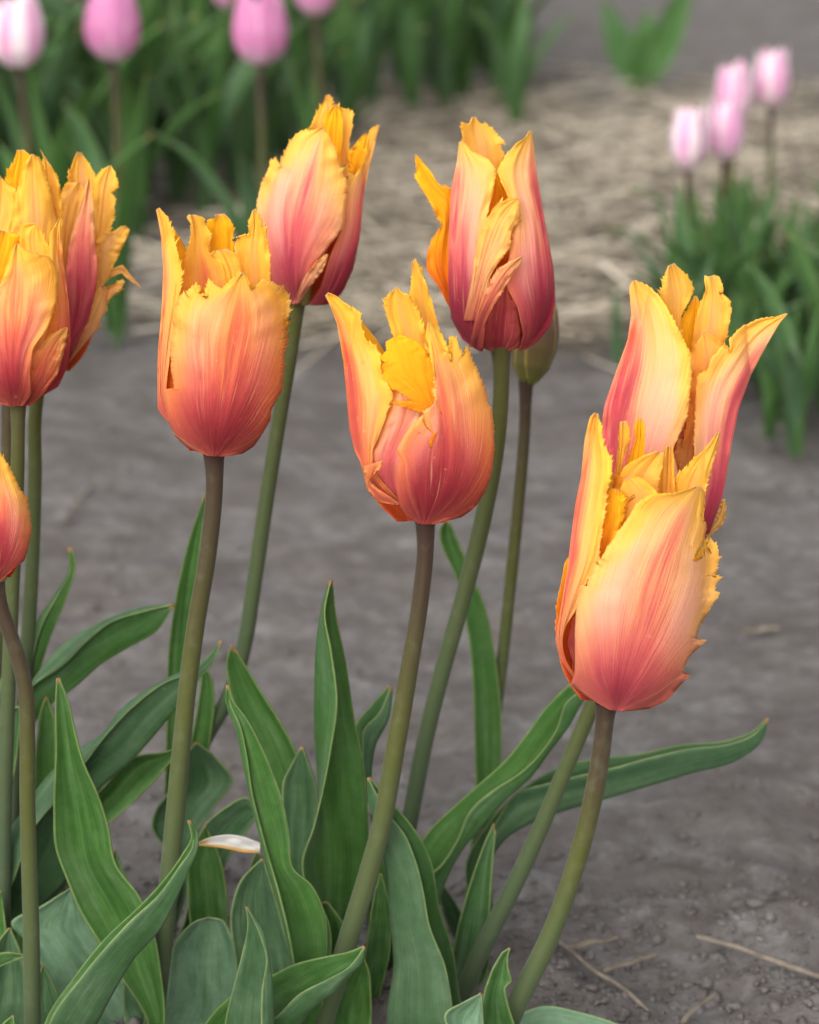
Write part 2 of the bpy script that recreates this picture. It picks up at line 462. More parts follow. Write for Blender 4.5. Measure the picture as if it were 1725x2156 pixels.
def bleached_material():
    b = NB('bleached_leaf'); u, v, e = b.attr('puv')[0:3]
    n = b.noise(b.vec(b.math('MULTIPLY', u, 6.0), b.math('MULTIPLY', v, 2.0), 1.0), 1.0, 3.0)
    c = b.mix(n, (0.46, 0.43, 0.38), (0.60, 0.60, 0.58))
    c = b.mix(b.ss(b.math('ADD', u, b.math('MULTIPLY', n, .3)), 0.45, 0.95), c, (0.45, 0.24, 0.06))
    c = b.mix(b.ss(v, 0.05, 0.3, 0.8, 0.0), c, (0.45, 0.27, 0.08))
    return b.thin(c, c, 0.15, 0.6, 0.2)
M['bleached'] = bleached_material()

# ------------------------------------------------------------------ ground
def fbm(x, y, seed, octs=4, rough=0.5):
    t = 0; a = 1.0; f = 1.0
    for k in range(octs):
        t = t + a * vnoise2(x * f + 13.7 * k, y * f + 5.1 * k, seed + k); a *= rough; f *= 2.03
    return t

def ground_height(x, y):
    near = np.clip((1.25 - y) / 0.45, 0, 1)                       # cultivated strip round the front plants
    z = 0.007 * fbm(x * 3.1 + 40, y * 3.1 + 40, 3, 3) + 0.0042 * fbm(x * 18 + 60, y * 18 + 60, 9, 4, 0.55)
    z = z + near * (0.014 * fbm(x * 22 + 50, y * 22 + 50, 21, 4, 0.55) + 0.004)
    return z - 0.004

def build_ground():
    ys = np.concatenate([np.linspace(-1.0, 0.6, 20)[:-1], np.linspace(0.6, 1.7, 240)[:-1], np.geomspace(1.7, 7.5, 220)[:-1], np.geomspace(7.5, 900, 30)])
    xs0 = np.concatenate([-np.geomspace(900, 1.6, 26)[:-1], np.linspace(-1.6, 1.6, 420)[1:-1], np.geomspace(1.6, 900, 26)])
    X, Yg = np.meshgrid(xs0, ys)
    fade = np.clip(1 - (np.hypot(X, Yg) - 6) / 6, 0, 1)
    Z = ground_height(X, Yg) * fade
    V = np.stack([X, Yg, Z], -1).reshape(-1, 3)
    me = mesh_from('ground', V, grid_faces(len(ys), len(xs0)))
    o = add('ground', me, M['soil']); o['kind'] = 'structure'
build_ground()

# ------------------------------------------------------------------ sheets: petals and leaves
PT = np.linspace(-0.3, 1.4, 400)
PV = pchip([-0.3, 0.0, 0.03, 0.08, 0.16, 0.28, 0.42, 0.6, 0.8, 1.0, 1.4],
           np.array([0.30, 0.36, 0.48, 0.66, 0.84, 0.96, 1.0, 0.96, 0.86, 0.74, 0.6])[:, None], PT)[:, 0]
PV = np.convolve(np.pad(PV, 14, mode='edge'), np.hanning(29) / np.hanning(29).sum(), mode='valid')
def profile(t):
    return np.interp(t, PT, PV)

UC = {}
def ucols(nodes, m):
    return np.linspace(nodes[0], nodes[-1], m)

def gauss_rows(a, sig):
    k = int(sig * 3); g = np.exp(-0.5 * (np.arange(-k, k + 1) / sig) ** 2); g /= g.sum()
    p = np.concatenate([2 * a[0] - a[k:0:-1], a, 2 * a[-1] - a[-2:-k - 2:-1]])
    return np.stack([np.convolve(p[:, c], g, mode='valid') for c in range(a.shape[1])], -1)

def rails_to_grid(rails, nodes, n, m, mode):
    R = [resample(r, n, mode) for r in rails]
    if mode == 'mix':                                   # ragged margins, calm blade between them
        S = [gauss_rows(r, n * 0.055) for r in R]
        Gs, uq = rails_to_grid_raw(S, nodes, n, m)
        w = np.clip((np.abs(uq) - 0.45) / 0.55, 0, 1); w = w * w
        for sg, j in ((-1, 0), (1, -1)):
            Gs = Gs + (R[j] - S[j])[:, None, :] * (w * (np.sign(uq) == sg))[None, :, None]
        return Gs, uq
    return rails_to_grid_raw(R, nodes, n, m)

def rails_to_grid_raw(R, nodes, n, m):
    A = np.stack(R, 1)                                  # n,K,3
    uq = ucols(nodes, m)
    Kk = len(R)
    if Kk == 2:
        f = (uq - nodes[0]) / (nodes[-1] - nodes[0])
        return A[:, :1] * (1 - f)[None, :, None] + A[:, 1:] * f[None, :, None], uq
    out = pchip(nodes, A.transpose(1, 0, 2).reshape(Kk, -1), uq)
    return out.reshape(m, n, 3).transpose(1, 0, 2), uq

def edge_teeth(Gd, uq, amp, period, seed, v0, skip=''):
    """pull the outermost columns out into ragged, upward pointing teeth"""
    n = Gd.shape[0]
    v = np.linspace(0, 1, n)
    for sgn, col, inn in ((-1, 0, 3), (1, -1, -4)):
        if (sgn < 0 and skip == 'l') or (sgn > 0 and skip == 'r'): continue
        e = Gd[:, col, :2]
        tan = np.gradient(e, axis=0); tan /= np.maximum(np.linalg.norm(tan, axis=1, keepdims=True), 1e-6)
        nor = np.stack([-tan[:, 1], tan[:, 0]], 1)
        cen = Gd[:, Gd.shape[1] // 2, :2]
        s = np.sign(((e - cen) * nor).sum(1)); s[s == 0] = 1
        nor *= s[:, None]
        tt = teeth(n, seed + (3 if sgn > 0 else 0), period)
        gate = np.clip((v - v0) / 0.18, 0, 1) * np.clip((0.985 - v) / 0.05, 0, 1)
        big = 0.45 + 0.75 * np.clip(vnoise(v * 7 + 3, seed + 17 + sgn), -0.6, 1)
        d = (nor * 0.8 + tan * 0.6) * (amp * tt * gate * np.maximum(big, 0.38))[:, None]
        w = np.clip((np.abs(uq) - 0.84) / 0.16, 0, 1) ** 1.1 * (np.sign(uq) == sgn)
        Gd[:, :, :2] += d[:, None, :] * w[None, :, None]
    return Gd

class Flower:
    def __init__(s, root, tf, axis, rmax, Y, pink=0.3, lean=0.0):
        s.tf, s.Y, s.pink, s.lean = tf, Y, pink, lean
        a = pts(axis, tf)[:, :2]
        s.b, s.t = a[0], a[1]
        s.len = np.hypot(*(s.t - s.b)); s.ax = (s.t - s.b) / s.len
        s.lat = np.array([-s.ax[1], s.ax[0]])
        s.lat = s.lat if s.lat[0] > 0 else -s.lat
        s.R = rmax * tf[2]
        s.px = scale_at(Y, s.b[1])
        s.root = root
        s.seed = int(abs(s.b[0] * 3 + s.b[1]))
        s.count = 0
        # receptacle and pistil: the flower mesh that carries the petals
        base = P(*s.b, Y); up = P(*(s.b + s.ax * s.len * 0.28), Y) - base
        L = np.linalg.norm(up); upn = up / L
        side = np.cross(upn, [0, 1, 0]); side /= np.linalg.norm(side); fw = np.cross(side, upn)
        prof = [(0.0, 0.0), (0.005, .0026), (0.03, .0036), (0.08, .0036), (0.3, .0034), (0.75, .0032), (0.9, .0042), (0.96, .003), (1.0, 0.0003)]
        V = []; ns = 12
        for h, r in prof:
            for k in range(ns):
                a_ = 2 * math.pi * k / ns
                V.append(base + upn * h * L + (side * math.cos(a_) + fw * math.sin(a_)) * r)
        F = [[i * ns + k, i * ns + (k + 1) % ns, (i + 1) * ns + (k + 1) % ns, (i + 1) * ns + k] for i in range(len(prof) - 1) for k in range(ns)]
        s.head = world_child('flower', V, F, M['pistil'], root)
    def local(s, xy):
        d = xy - s.b
        return d @ s.ax, d @ s.lat
    def petal(s, face, k, off, L, R, M_=None, pink=None, ext=0.42, rib=0.7, fr=6.0, period=4.0, curl=0.0, wrap='', back=False, mode='mix', bulge=0.0, asym=(1, 1), v0=0.3, n=220, m=27, rip=1.0):
        """face 'o' outside / 'i' inside towards the viewer; k: -1 front of the cup .. +1 back; off in cm (+ away)"""
        s.count += 1
        seed = s.seed + s.count * 37
        L, R = pts(L, s.tf), pts(R, s.tf)
        rails = [L, R]
        if back:
            q = s.R * 0.16
            pre = lambda sg: np.array([[*(s.b + s.ax * s.len * 0.03 + s.lat * sg * q), 0]])
            rails = [np.concatenate([pre(-1), L]), np.concatenate([pre(1), R])]
        nodes = [-1, 1]
        if M_:
            rails = [rails[0], pts(M_, s.tf), rails[1]]; nodes = [-1, 0, 1]
        Gd, uq = rails_to_grid(rails, nodes, n, m, mode)
        wpx = np.linalg.norm(Gd[:, -1, :2] - Gd[:, 0, :2], axis=1)
        if fr > 0: Gd = edge_teeth(Gd, uq, fr * 2.3, period * 0.62, seed, v0, wrap)
        a, b_ = s.local(Gd[..., :2].reshape(-1, 2)); a = a.reshape(n, m); b_ = b_.reshape(n, m)
        Rr = s.R * profile(a / s.len)
        q = np.clip(1 - (b_ / (Rr * 1.04)) ** 2, 0, 1)
        depth = k * Rr * np.sqrt(q + 0.002)                                   # frame units
        vv = np.linspace(0, 1, n)[:, None] * np.ones((1, m)); uu = uq[None, :] * np.ones((n, 1))
        depth = depth + Gd[..., 2] * s.px * 0.01 + off * 0.01 * s.px
        depth = depth - bulge * (1 - uu ** 2) * wpx[:, None] * 0.5
        depth = depth - curl * np.abs(uu) ** 4 * wpx[:, None] * 0.25 * np.clip(vv * 2, 0, 1)
        rp = vnoise2(uu * 1.6 + 20, vv * 4 + seed % 50, seed) * 4.5 + vnoise2(uu * 5 + 20, vv * 6 + 7, seed + 5) * 1.6 * (0.3 + np.abs(uu))
        rp = rp + np.abs(uu) ** 2 * vnoise2(uu * 2 + 9, vv * 18 + 3, seed + 9) * 8.0 * np.clip(vv * 2 - .3, 0, 1)
        rp = rp + 1.4 * np.exp(-(uu / 0.07) ** 2) * np.clip(vv * 1.5, 0, 1)     # rib groove
        fanc = uu / (vv + 0.34)
        rp = rp + vnoise2(fanc * 5 + 30, vv * 2.2 + 5, seed + 21) * 2.4 + vnoise2(fanc * 12 + 60, vv * 3 + 5, seed + 22) * 0.8
        depth = depth + rp * rip
        depth = depth + s.lean * a                                           # whole head leaning
        Yg = s.Y + depth / s.px
        PG = P(Gd[..., 0], Gd[..., 1], Yg)
        edge = (1 - np.abs(uu)) * 0.5 * wpx[:, None] / s.px * 100
        edge = edge * np.where(uu < 0, asym[0], asym[1])
        edge = np.minimum(edge, (1 - vv) * 6)
        tt = a / s.len
        if wrap:                                                             # carry the sheet on round the back of the cup
            nw = 8
            col = 0 if wrap == 'l' else -1
            e = Gd[:, col, :2]; ea, eb = s.local(e)
            dl = np.radians(75) * np.sin(np.pi * np.linspace(0, 1, n)) ** 0.5
            ex = []
            for j in range(1, nw + 1):
                f = j / nw * dl
                bb = eb * np.cos(f)
                xy = s.b + ea[:, None] * s.ax + bb[:, None] * s.lat
                ex.append(P(xy[:, 0], xy[:, 1], Yg[:, col] + np.abs(eb) * np.sin(f) / s.px))
            ex = np.stack(ex, 1)
            ue = np.linspace(0, 1, nw + 1)[1:]
            # the silhouette is near the rib: shift u so that the rib lies there
            if wrap == 'l':
                PG = np.concatenate([ex[:, ::-1], PG], 1)
                unew = np.concatenate([np.linspace(-1, -0.25, nw), np.linspace(-0.15, 1, m)])
            else:
                PG = np.concatenate([PG, ex], 1)
                unew = np.concatenate([np.linspace(-1, 0.15, m), np.linspace(0.25, 1, nw)])
            mm = m + nw
            uu = unew[None, :] * np.ones((n, 1)); vv = np.linspace(0, 1, n)[:, None] * np.ones((1, mm))
            pad = lambda x: np.concatenate([np.repeat(x[:, :1], nw, 1), x], 1) if wrap == 'l' else np.concatenate([x, np.repeat(x[:, -1:], nw, 1)], 1)
            tt = pad(tt)
            edge = (1 - np.abs(uu)) * 0.9 * wpx[:, None] / s.px * 100
            edge = np.minimum(edge, (1 - vv) * 6)
        V, F = shell(PG, 0.00026)
        nn = uu.size
        p_ = s.pink if pink is None else pink
        puv = np.stack([uu, tt, edge], -1).reshape(-1, 3); puv = np.concatenate([puv, puv])
        s0 = 0.0 if face == 'o' else 1.0
        ptn = np.tile([0, (seed * 0.731) % 50, p_], (2 * nn, 1)); ptn[:nn, 0] = s0; ptn[nn:, 0] = 1 - s0
        pex = np.stack([np.full(nn, ext), np.full(nn, rib), vv.ravel()], -1); pex = np.concatenate([pex, pex])
        return world_child('petal', V, F, M['petal'], s.head, dict(puv=puv, ptn=ptn, pex=pex))
    def close(s, h=0.72, span=0.9):
        """the far petals that shut the back of the cup"""
        k = 1 / s.tf[2]
        inv = lambda p: ((p[0] - s.tf[0]) * k, (p[1] - s.tf[1]) * k)
        for sg in (-1, 1):
            L = []; R = []
            for t in (0.02, 0.12, 0.3, 0.5, h * 0.9, h):
                r = s.R * profile(t)
                w = 0.55 if t < h * 0.95 else 0.15
                c = sg * 0.42
                pl = s.b + s.ax * t * s.len + s.lat * r * (c - w) * span
                pr = s.b + s.ax * t * s.len + s.lat * r * (c + w) * span
                L.append('%.1f,%.1f' % inv(pl)); R.append('%.1f,%.1f' % inv(pr))
            s.petal('i', 0.9, 0.15 if sg > 0 else 0.0, ' '.join(L), ' '.join(R), mode='smooth', n=50, m=15, fr=4, period=2)

def stem(root, path, r0, r1, Y0, Y1, dark=0.0, ends=None, name='stem'):
    """tube along frame points (top first); Y runs from Y0 (top) to Y1 (bottom); radii in frame units"""
    pp = pts(path)
    n = 60
    q = resample(pp, n, 'smooth')
    f = np.linspace(0, 1, n)
    C = P(q[:, 0], q[:, 1], Y0 + (Y1 - Y0) * f)
    px = scale_at((Y0 + Y1) / 2)
    rad = (r0 + (r1 - r0) * f) / px * (1 + 0.03 * vnoise(f * 9, int(q[0, 0])))
    rad[:4] *= np.array([1.35, 1.2, 1.09, 1.03])
    T = np.gradient(C, axis=0); T /= np.linalg.norm(T, axis=1, keepdims=True)
    S = np.cross(T, np.array([0, 1.0, 0])); S /= np.linalg.norm(S, axis=1, keepdims=True)
    B = np.cross(S, T)
    ns = 18
    a = np.linspace(0, 2 * np.pi, ns, endpoint=False)
    ring = np.cos(a)[None, :, None] * S[:, None] + np.sin(a)[None, :, None] * B[:, None]
    groove = 1 - 0.05 * np.exp(-((a - 1.7) / 0.25) ** 2)
    V = C[:, None] + ring * rad[:, None, None] * groove[None, :, None]
    i = np.arange(n - 1)[:, None] * ns; k = np.arange(ns)[None, :]; k2 = (k + 1) % ns
    F = np.stack([i + k, i + k2, i + ns + k2, i + ns + k], -1).reshape(-1, 4)
    puv = np.stack([np.tile(np.sin(a), (n, 1)), np.tile((1 - f)[:, None], (1, ns)), np.zeros((n, ns))], -1).reshape(-1, 3)
    ptn = np.tile([0, (q[0, 0] * .37) % 40, dark], (n * ns, 1))
    return world_child(name, V.reshape(-1, 3), F, M['stem'], root, dict(puv=puv, ptn=ptn))

LEAFN = [0]
def leaf(root, tf, Y, L, R, Mr=None, gl=0.3, base=None, baseY=None, fold=None, keel=0.18, n=90, m=21, dzl=0, dzr=0, dzm=0, inner=0, mode='smooth', mat='leaf'):
    """blade between two (or three) rails, base first. gl: 0 fresh green .. 1 blue green .. 2 pale bloom
    fold=True: rails run margin(Mr) - fold edge(L) - far margin(R)"""
    LEAFN[0] += 1; seed = LEAFN[0] * 53
    L, R = pts(L, tf), pts(R, tf)
    L[:, 2] += dzl; R[:, 2] += dzr
    if Mr is not None: Mr = pts(Mr, tf); Mr[:, 2] += dzm
    px = scale_at(Y, 1900)
    if base is not None:
        by = ground_y(baseY) + 12
        d = (baseY - Y) * 100
        def pre(r, o):
            if r[0, 1] < by - 10: return np.concatenate([[[base + o, by, d]], r])
            return r
        L = pre(L, -14); R = pre(R, 14)
        if Mr is not None: Mr = pre(Mr, -8 if fold else 0)
    if Mr is None: rails, nodes = [L, R], [-1, 1]
    elif fold: rails, nodes = [Mr, L, R], [-1, -0.3, 1]
    else: rails, nodes = [L, Mr, R], [-1, 0, 1]
    Gd, uq = rails_to_grid(rails, nodes, n, m, mode)
    uu = uq[None, :] * np.ones((n, 1)); vv = np.linspace(0, 1, n)[:, None] * np.ones((1, m))
    wpx = np.linalg.norm(np.diff(Gd[..., :2], axis=1), axis=2).sum(1)
    dep = Gd[..., 2] * 0.01 * px
    if fold:
        fl = np.clip((-0.3 - uu) / 0.7, 0, 1); bk = np.clip((uu + 0.3) / 1.3, 0, 1)
        dep = dep + (bk ** 0.7 * 0.45 - fl ** 0.8 * 0.25) * wpx[:, None] * np.clip(1.15 - vv, 0.15, 1)   # the two halves stand apart like a V
        inner = 1
    if not fold: dep = dep + keel * (1 - uu ** 2) * wpx[:, None]         # channelled blade
    dep = dep + vnoise2(uu * 1.3 + 11, vv * 5 + seed % 40, seed) * 3.5
    PG = P(Gd[..., 0], Gd[..., 1], Y + dep / px)
    dist = np.linalg.norm(np.diff(PG, axis=1), axis=2)
    cum = np.concatenate([np.zeros((n, 1)), np.cumsum(dist, 1)], 1)
    edge = np.minimum(cum, cum[:, -1:] - cum) * 100
    V, F = shell(PG, 0.0007, m // 3 - 2 if fold else None)
    nn = uu.size
    puv = np.stack([uu, vv, edge], -1).reshape(-1, 3); puv = np.concatenate([puv, puv])
    ptn = np.tile([0, (seed * .317) % 40, gl], (2 * nn, 1)); ptn[:nn, 0] = inner; ptn[nn:, 0] = 1 - inner
    return world_child('leaf', V, F, M[mat], root, dict(puv=puv, ptn=ptn))

def plant(label, Y, bx, group='orange fringed tulips of the front clump'):
    by = ground_y(Y)
    p = P(bx, by, Y)
    return thing('tulip', label, 'tulip', (float(p[0]), float(p[1]), -0.004), group)

# ------------------------------------------------------------------ the front clump
# A: sharp flower left of centre
YA = 0.915
A = plant('upright orange tulip with broad fringed front petal, left of centre, nearest tall brown-green stem', YA, 312)
f = Flower(A, crop(440, 580, 500, 1268), '545,2060 600,200', 500, YA, 0.12)
f.close(0.66)
f.petal('i', 0.75, 0.1, '500,900 480,560 480,440 500,300 490,235 560,215 548,190', '740,900 690,560 690,430 690,300 665,230 618,183', back=True)
f.petal('o', 0.45, 0.0, '300,1100 295,650 330,480 362,400 365,260 330,212 345,190', '740,1100 680,640 600,520 500,490 515,330 470,270 462,215 400,192', back=True, ext=.2, fr=7, pink=.1)
f.petal('o', 0.3, 0.0, '700,1100 750,700 735,560 700,450 730,358 820,345 815,250 838,160', '960,1100 975,760 970,550 940,330 885,210 862,142', back=True, ext=.25, rib=.35)
f.petal('o', -0.25, 0.0, '600,1000 640,760 600,560 510,495 540,472', '760,1000 748,740 738,560 700,490 650,455', back=True, ext=.1, rib=.3, curl=.4)
f.petal('o', -0.62, 0.1, '230,1850 110,1700 105,1500 110,1250 140,900 150,600 130,330 95,150', '300,1850 170,1600 212,1180 262,870 290,640 215,350 185,220 120,135', wrap='l', ext=.40, rib=.95, pink=.3, fr=5)
f.petal('i', -0.5, 0.28, '240,1850 150,1600 180,1250 200,1000 255,760', '330,1850 250,1600 270,1250 285,1000 275,690', ext=.4, fr=3, m=12)
f.petal('o', -1.0, -0.05,
        '490,2055 330,1990 240,1900 185,1780 160,1620 168,1545 235,1535 216,1400 215,1200 235,1090 238,950 285,830 410,745 472,810 520,702 592,782 680,690 755,640',
        '600,2060 760,2040 850,1980 925,1870 980,1765 985,1700 1065,1540 1080,1300 1095,1160 1098,1010 1118,870 1080,785 1030,738 925,690 825,765 800,690 772,638',
        '545,2060 585,1850 640,1550 690,1250 735,950 765,640', ext=.46, rib=.95, fr=7, period=3.5, pink=.1)
stem(A, '450,945 452,1010 440,1150 412,1320 395,1450 380,1600 365,1760 352,1900 335,2060 318,2200', 17.5, 23, YA, YA)

# D: sharp flower in the centre
YD = 0.905
D = plant('orange tulip with split twisted petals and flared left tip, centre of clump', YD, 665)
f = Flower(D, crop(960, 760, 600, 1470), '830,2060 740,350', 545, YD, 0.15)
f.close(0.6)
f.petal('o', 0.7, 0.0, '700,1200 740,600 712,330 735,230 727,100', '1000,1200 930,600 890,450 830,260 785,135 755,68', back=True, ext=.22, rib=.4)
f.petal('i', 0.5, 0.0, '860,1200 900,760 930,640 905,618', '1060,1200 1010,900 965,830 990,740 955,650', back=True, fr=3)
f.petal('o', 0.15, 0.0, '640,1300 600,660 552,520 530,450 530,372 572,340 602,290', '880,1300 845,770 830,650 780,500 730,400 692,335 660,330 618,285', back=True, ext=.12, rib=.35, curl=.2, fr=6)
f.petal('o', -0.6, 0.15, '600,1920 430,1800 395,1650 470,1400 555,1180 590,1040', '680,1920 660,1650 740,1420 830,1280 860,1150 700,1060', ext=.42, rib=.3, pink=.9, fr=2)
f.petal('i', -0.62, -0.1, '905,1235 800,1180 700,1105 640,1062 572,1035 520,985 492,940 520,905 488,880 530,850 494,808 545,765 538,700 600,650', '925,1215 918,1100 905,980 880,880 850,800 790,715 700,662 612,638', fr=5, period=3, rip=.5, v0=.05, m=35)
f.petal('i', -0.66, -0.12, '890,1250 780,1215 680,1185 572,1147', '912,1205 800,1150 714,1136 576,1144', fr=1, n=60, m=10, rip=.4)
f.petal('o', -0.72, 0.15,
        '600,1915 480,1885 400,1800 372,1650 300,1500 265,1350 242,1100 220,850 170,560 120,420 80,348',
        '640,1880 440,1660 432,1500 480,1400 530,1250 582,1080 520,985 488,870 492,790 440,725 382,690 345,570 334,478 250,432 160,350 100,325', wrap='l', ext=.34, rib=1.0, fr=7, pink=.1)
f.petal('o', -0.95, -0.05, '625,1912 480,1892 405,1810 378,1720 370,1625', '640,1900 440,1770 408,1725 470,1652 520,1580', ext=.34, fr=3, n=60, m=12)
f.petal('o', -1.0, -0.05,
        '780,2052 690,2000 640,1920 615,1800 620,1650 640,1592 614,1500 680,1385 745,1308 800,1266 852,1390 886,1500 868,1380 815,1290 832,1192 915,1205 902,950 862,750 835,640 848,548',
        '900,2055 1100,2002 1200,1930 1280,1800 1325,1660 1342,1480 1322,1200 1290,1150 1270,1050 1220,935 1168,825 1140,740 1108,790 1075,730 1040,652 1012,660 1022,830 990,740 958,650 920,622 868,548',
        '830,2058 960,1850 1010,1550 985,1200 925,900 860,548', asym=(1.2, .8), ext=.54, rib=.9, fr=8, period=4, pink=.2)
stem(D, '895,1085 896,1150 884,1270 858,1430 832,1580 805,1730 770,1860 730,1990 700,2090 660,2215', 17.5, 25, YD, YD, .03)

# F: large sharp flower lower right
YF = 0.885
F_ = plant('large pale peach and pink tulip, lowest and nearest at right, ragged right edge', YF, 1005)
f = Flower(F_, crop(1640, 1220, 620, 1337), '470,2030 720,420', 500, YF, 0.45)
f.close(0.62)
f.petal('i', 0.55, 0.0, '560,1000 560,560 580,470 600,400 650,250 640,180 660,108', '760,1000 690,600 700,400 705,260 706,160 690,120', back=True, fr=4)
f.petal('o', 0.3, 0.0, '440,1000 492,600 525,400 540,250 543,145', '600,1000 560,560 552,420 600,280 608,190 585,138', back=True, ext=.1, rib=.3, fr=4)
f.petal('o', 0.35, 0.0, '780,1000 797,650 800,560 820,400 838,310', '920,1000 900,650 897,500 892,300', back=True, ext=.15, rib=.35, fr=4)
f.petal('o', 0.4, 0.0, '880,1100 905,650 903,600 920,500 1000,440 1045,380 1100,330 1180,220', '1120,1100 1090,800 1100,600 1125,500 1170,350 1202,208', back=True, ext=.1, rib=.25, fr=5)
f.petal('o', 0.05, 0.0, '440,1200 480,700 525,530 575,440 700,370 780,337', '800,1200 800,650 792,580 822,420 832,350', back=True, ext=.1, rib=.15, fr=5)
f.petal('o', -0.25, 0.0, '540,1300 560,900 550,700 545,590 572,520', '860,1300 820,750 792,620 725,545 680,512 605,500', back=True, ext=.1, rib=.1, fr=4)
f.petal('i', -0.45, 0.0, '320,1300 350,1170 402,1000 425,800 440,660 492,580', '420,1300 450,1060 530,890 562,780 565,660 540,592', fr=9, period=5, curl=.8, rip=1.6)
f.petal('o', -0.35, 0.35, '250,1800 200,1600 230,1450 330,1250', '330,1800 300,1600 330,1450 400,1200', pink=.9, ext=.6, fr=0, n=60, m=12)
f.petal('o', -0.78, 0.12,
        '235,1825 150,1700 120,1580 145,1430 200,1100 250,700 290,500 315,250 350,112 380,82',
        '250,1815 170,1700 152,1580 185,1490 250,1390 330,1182 400,1050 412,930 440,750 452,620 487,480 478,370 430,302 415,180 402,95', wrap='l', ext=.36, rib=.95, fr=5, pink=.3)
f.petal('o', -1.0, -0.05,
        '480,2042 330,1960 222,1872 245,1800 250,1500 265,1330 290,1222 328,1230 340,1180 400,1080 480,950 520,890 600,780 650,690 752,620 900,622 1000,590 1040,570',
        '560,2050 740,2030 850,1980 955,1860 1008,1812 960,1790 1000,1690 1112,1580 1045,1570 1060,1500 1130,1380 1196,1268 1162,1262 1196,1150 1168,1160 1190,1030 1165,952 1120,925 1072,1045 1025,1050 1090,930 1108,830 1072,770 1092,690 1100,600 1072,572',
        '520,2045 620,1750 740,1400 850,1050 960,780 1058,572', asym=(.8, .7), ext=.34, rib=.8, fr=6, period=4, pink=.7)
stem(F_, '1277,1478 1272,1530 1262,1610 1235,1740 1200,1860 1150,1990 1095,2100 1030,2260', 20, 24, YF, YF)

# E: flower behind F
YE = 0.945
E = plant('tall open tulip with wide flaring pointed tips, half behind the large peach one', YE, 935)
f = Flower(E, crop(1780, 780, 660, 1547), '640,2180 800,420', 470, YE, 0.75)
f.close(0.6, .62)
f.petal('i', 0.75, 0.0, '690,900 690,480 750,380 792,288', '830,900 835,560 838,350 812,290', back=True, fr=3)
f.petal('o', 0.6, 0.0, '620,900 640,460 558,300 590,120 608,72', '780,900 690,440 735,360 792,240 742,150 684,92 650,55', back=True, ext=.1, rib=.15, fr=6)
f.petal('o', 0.5, 0.0, '760,900 785,620 822,400 882,250 868,140 890,152', '1000,900 1000,640 1032,530 1056,400 1042,312 962,270 1000,258 972,150 935,138', back=True, ext=.1, rib=.2, fr=6)
f.petal('o', 0.1, 0.0, '640,1500 690,1200 740,950', '800,1500 775,1100 762,950', back=True, ext=.6, pink=1, fr=2, m=12)
f.petal('o', -0.1, 0.0, '760,1100 775,700 850,560', '960,1100 1052,680 960,612 872,532', back=True, ext=.15, rib=.2, fr=7)
f.petal('o', -0.2, 0.3, '650,1800 650,1400 680,1312', '800,1800 792,1400 742,1312', ext=.2, rib=.4, fr=2, m=12)
f.petal('o', -0.6, 0.1,
        '640,2200 790,1750 800,1330 808,1000 822,862 890,820 930,720 1000,655 1055,700 1048,602 1140,510 1250,460 1380,440 1448,414',
        '720,2200 900,1985 1000,1700 1060,1350 1110,1100 1200,850 1310,640 1400,490 1462,416', wrap='r', ext=.50, rib=1.0, fr=6, pink=.9)
f.petal('o', -0.9, 0.0,
        '600,2190 300,2000 150,1600 125,1300 150,1080 240,820 320,600 345,420 333,220 352,182',
        '690,2170 720,1700 640,1385 690,1270 740,1150 756,1020 770,830 760,700 690,560 600,380 550,300 470,230 410,195 375,175', wrap='l', ext=.46, rib=1.1, fr=7, pink=.8)
f.petal('o', -0.5, 0.0, '870,2005 950,1890 1000,1740', '900,2010 990,1930 1022,1860 1015,1740', ext=-.2, rib=0, fr=2, n=50, m=12)
stem(E, '1372,1180 1330,1290 1290,1380 1245,1490 1190,1620 1140,1740 1080,1870 1010,2010 960,2130 938,2190', 16, 21, YE, YE + .01, -.2)

# C: slightly soft flower right of centre
YC = 1.0
C = plant('closed pink-sided tulip right of centre with a flared orange petal at its left', YC, 800)
f = Flower(C, crop(1240, 340, 500, 1253), '715,1830 690,250', 410, YC, 0.75)
f.close(0.66)
f.petal('o', 0.7, 0.0, '480,900 450,350 430,180 430,82 480,100 500,45', '760,900 722,450 745,340 712,250 752,232 705,200 662,150 602,100 560,95 532,42', back=True, ext=.1, rib=.2, fr=7)
f.petal('i', 0.1, 0.0, '600,1000 640,700 690,480', '860,1000 810,640 742,540 702,470', back=True, fr=3)
f.petal('i', 0.1, 0.2, '360,1560 240,1320 165,1220 165,1100 215,960 282,870 240,790 130,600 75,500 85,430 65,335', '470,1560 380,1300 355,950 350,600 270,590 190,480 110,370 75,330', fr=7, v0=.05)
f.petal('o', -0.75, 0.3, '650,1836 575,1800 590,1650 650,1480 740,1290', '780,1836 865,1800 875,1700 845,1500 780,1290', ext=.62, rib=.9, pink=.7, fr=0)
f.petal('o', -0.95, 0.1,
        '860,1832 895,1710 850,1500 765,1330 790,1100 815,950 850,820 780,650 700,455 760,342 850,240 900,215 940,150',
        '900,1825 1000,1762 1100,1640 1138,1450 1125,1200 1060,850 1000,500 972,250 956,145', wrap='r', ext=.60, rib=1.1, fr=4, pink=.85)
f.petal('o', -0.97, 0.0,
        '560,1836 430,1740 345,1580 325,1300 330,900 345,600 390,380 405,232',
        '590,1830 592,1620 650,1480 640,1250 600,850 640,700 682,440 630,372 510,310 428,226', wrap='l', ext=.60, rib=1.1, fr=4, pink=.9)
f.petal('o', -1.03, -0.1, '440,1600 500,1300 560,950 620,820 720,702 845,660', '560,1600 640,1260 700,1150 790,1040 800,915 852,835 862,690', ext=.30, rib=.1, fr=5, pink=.6)
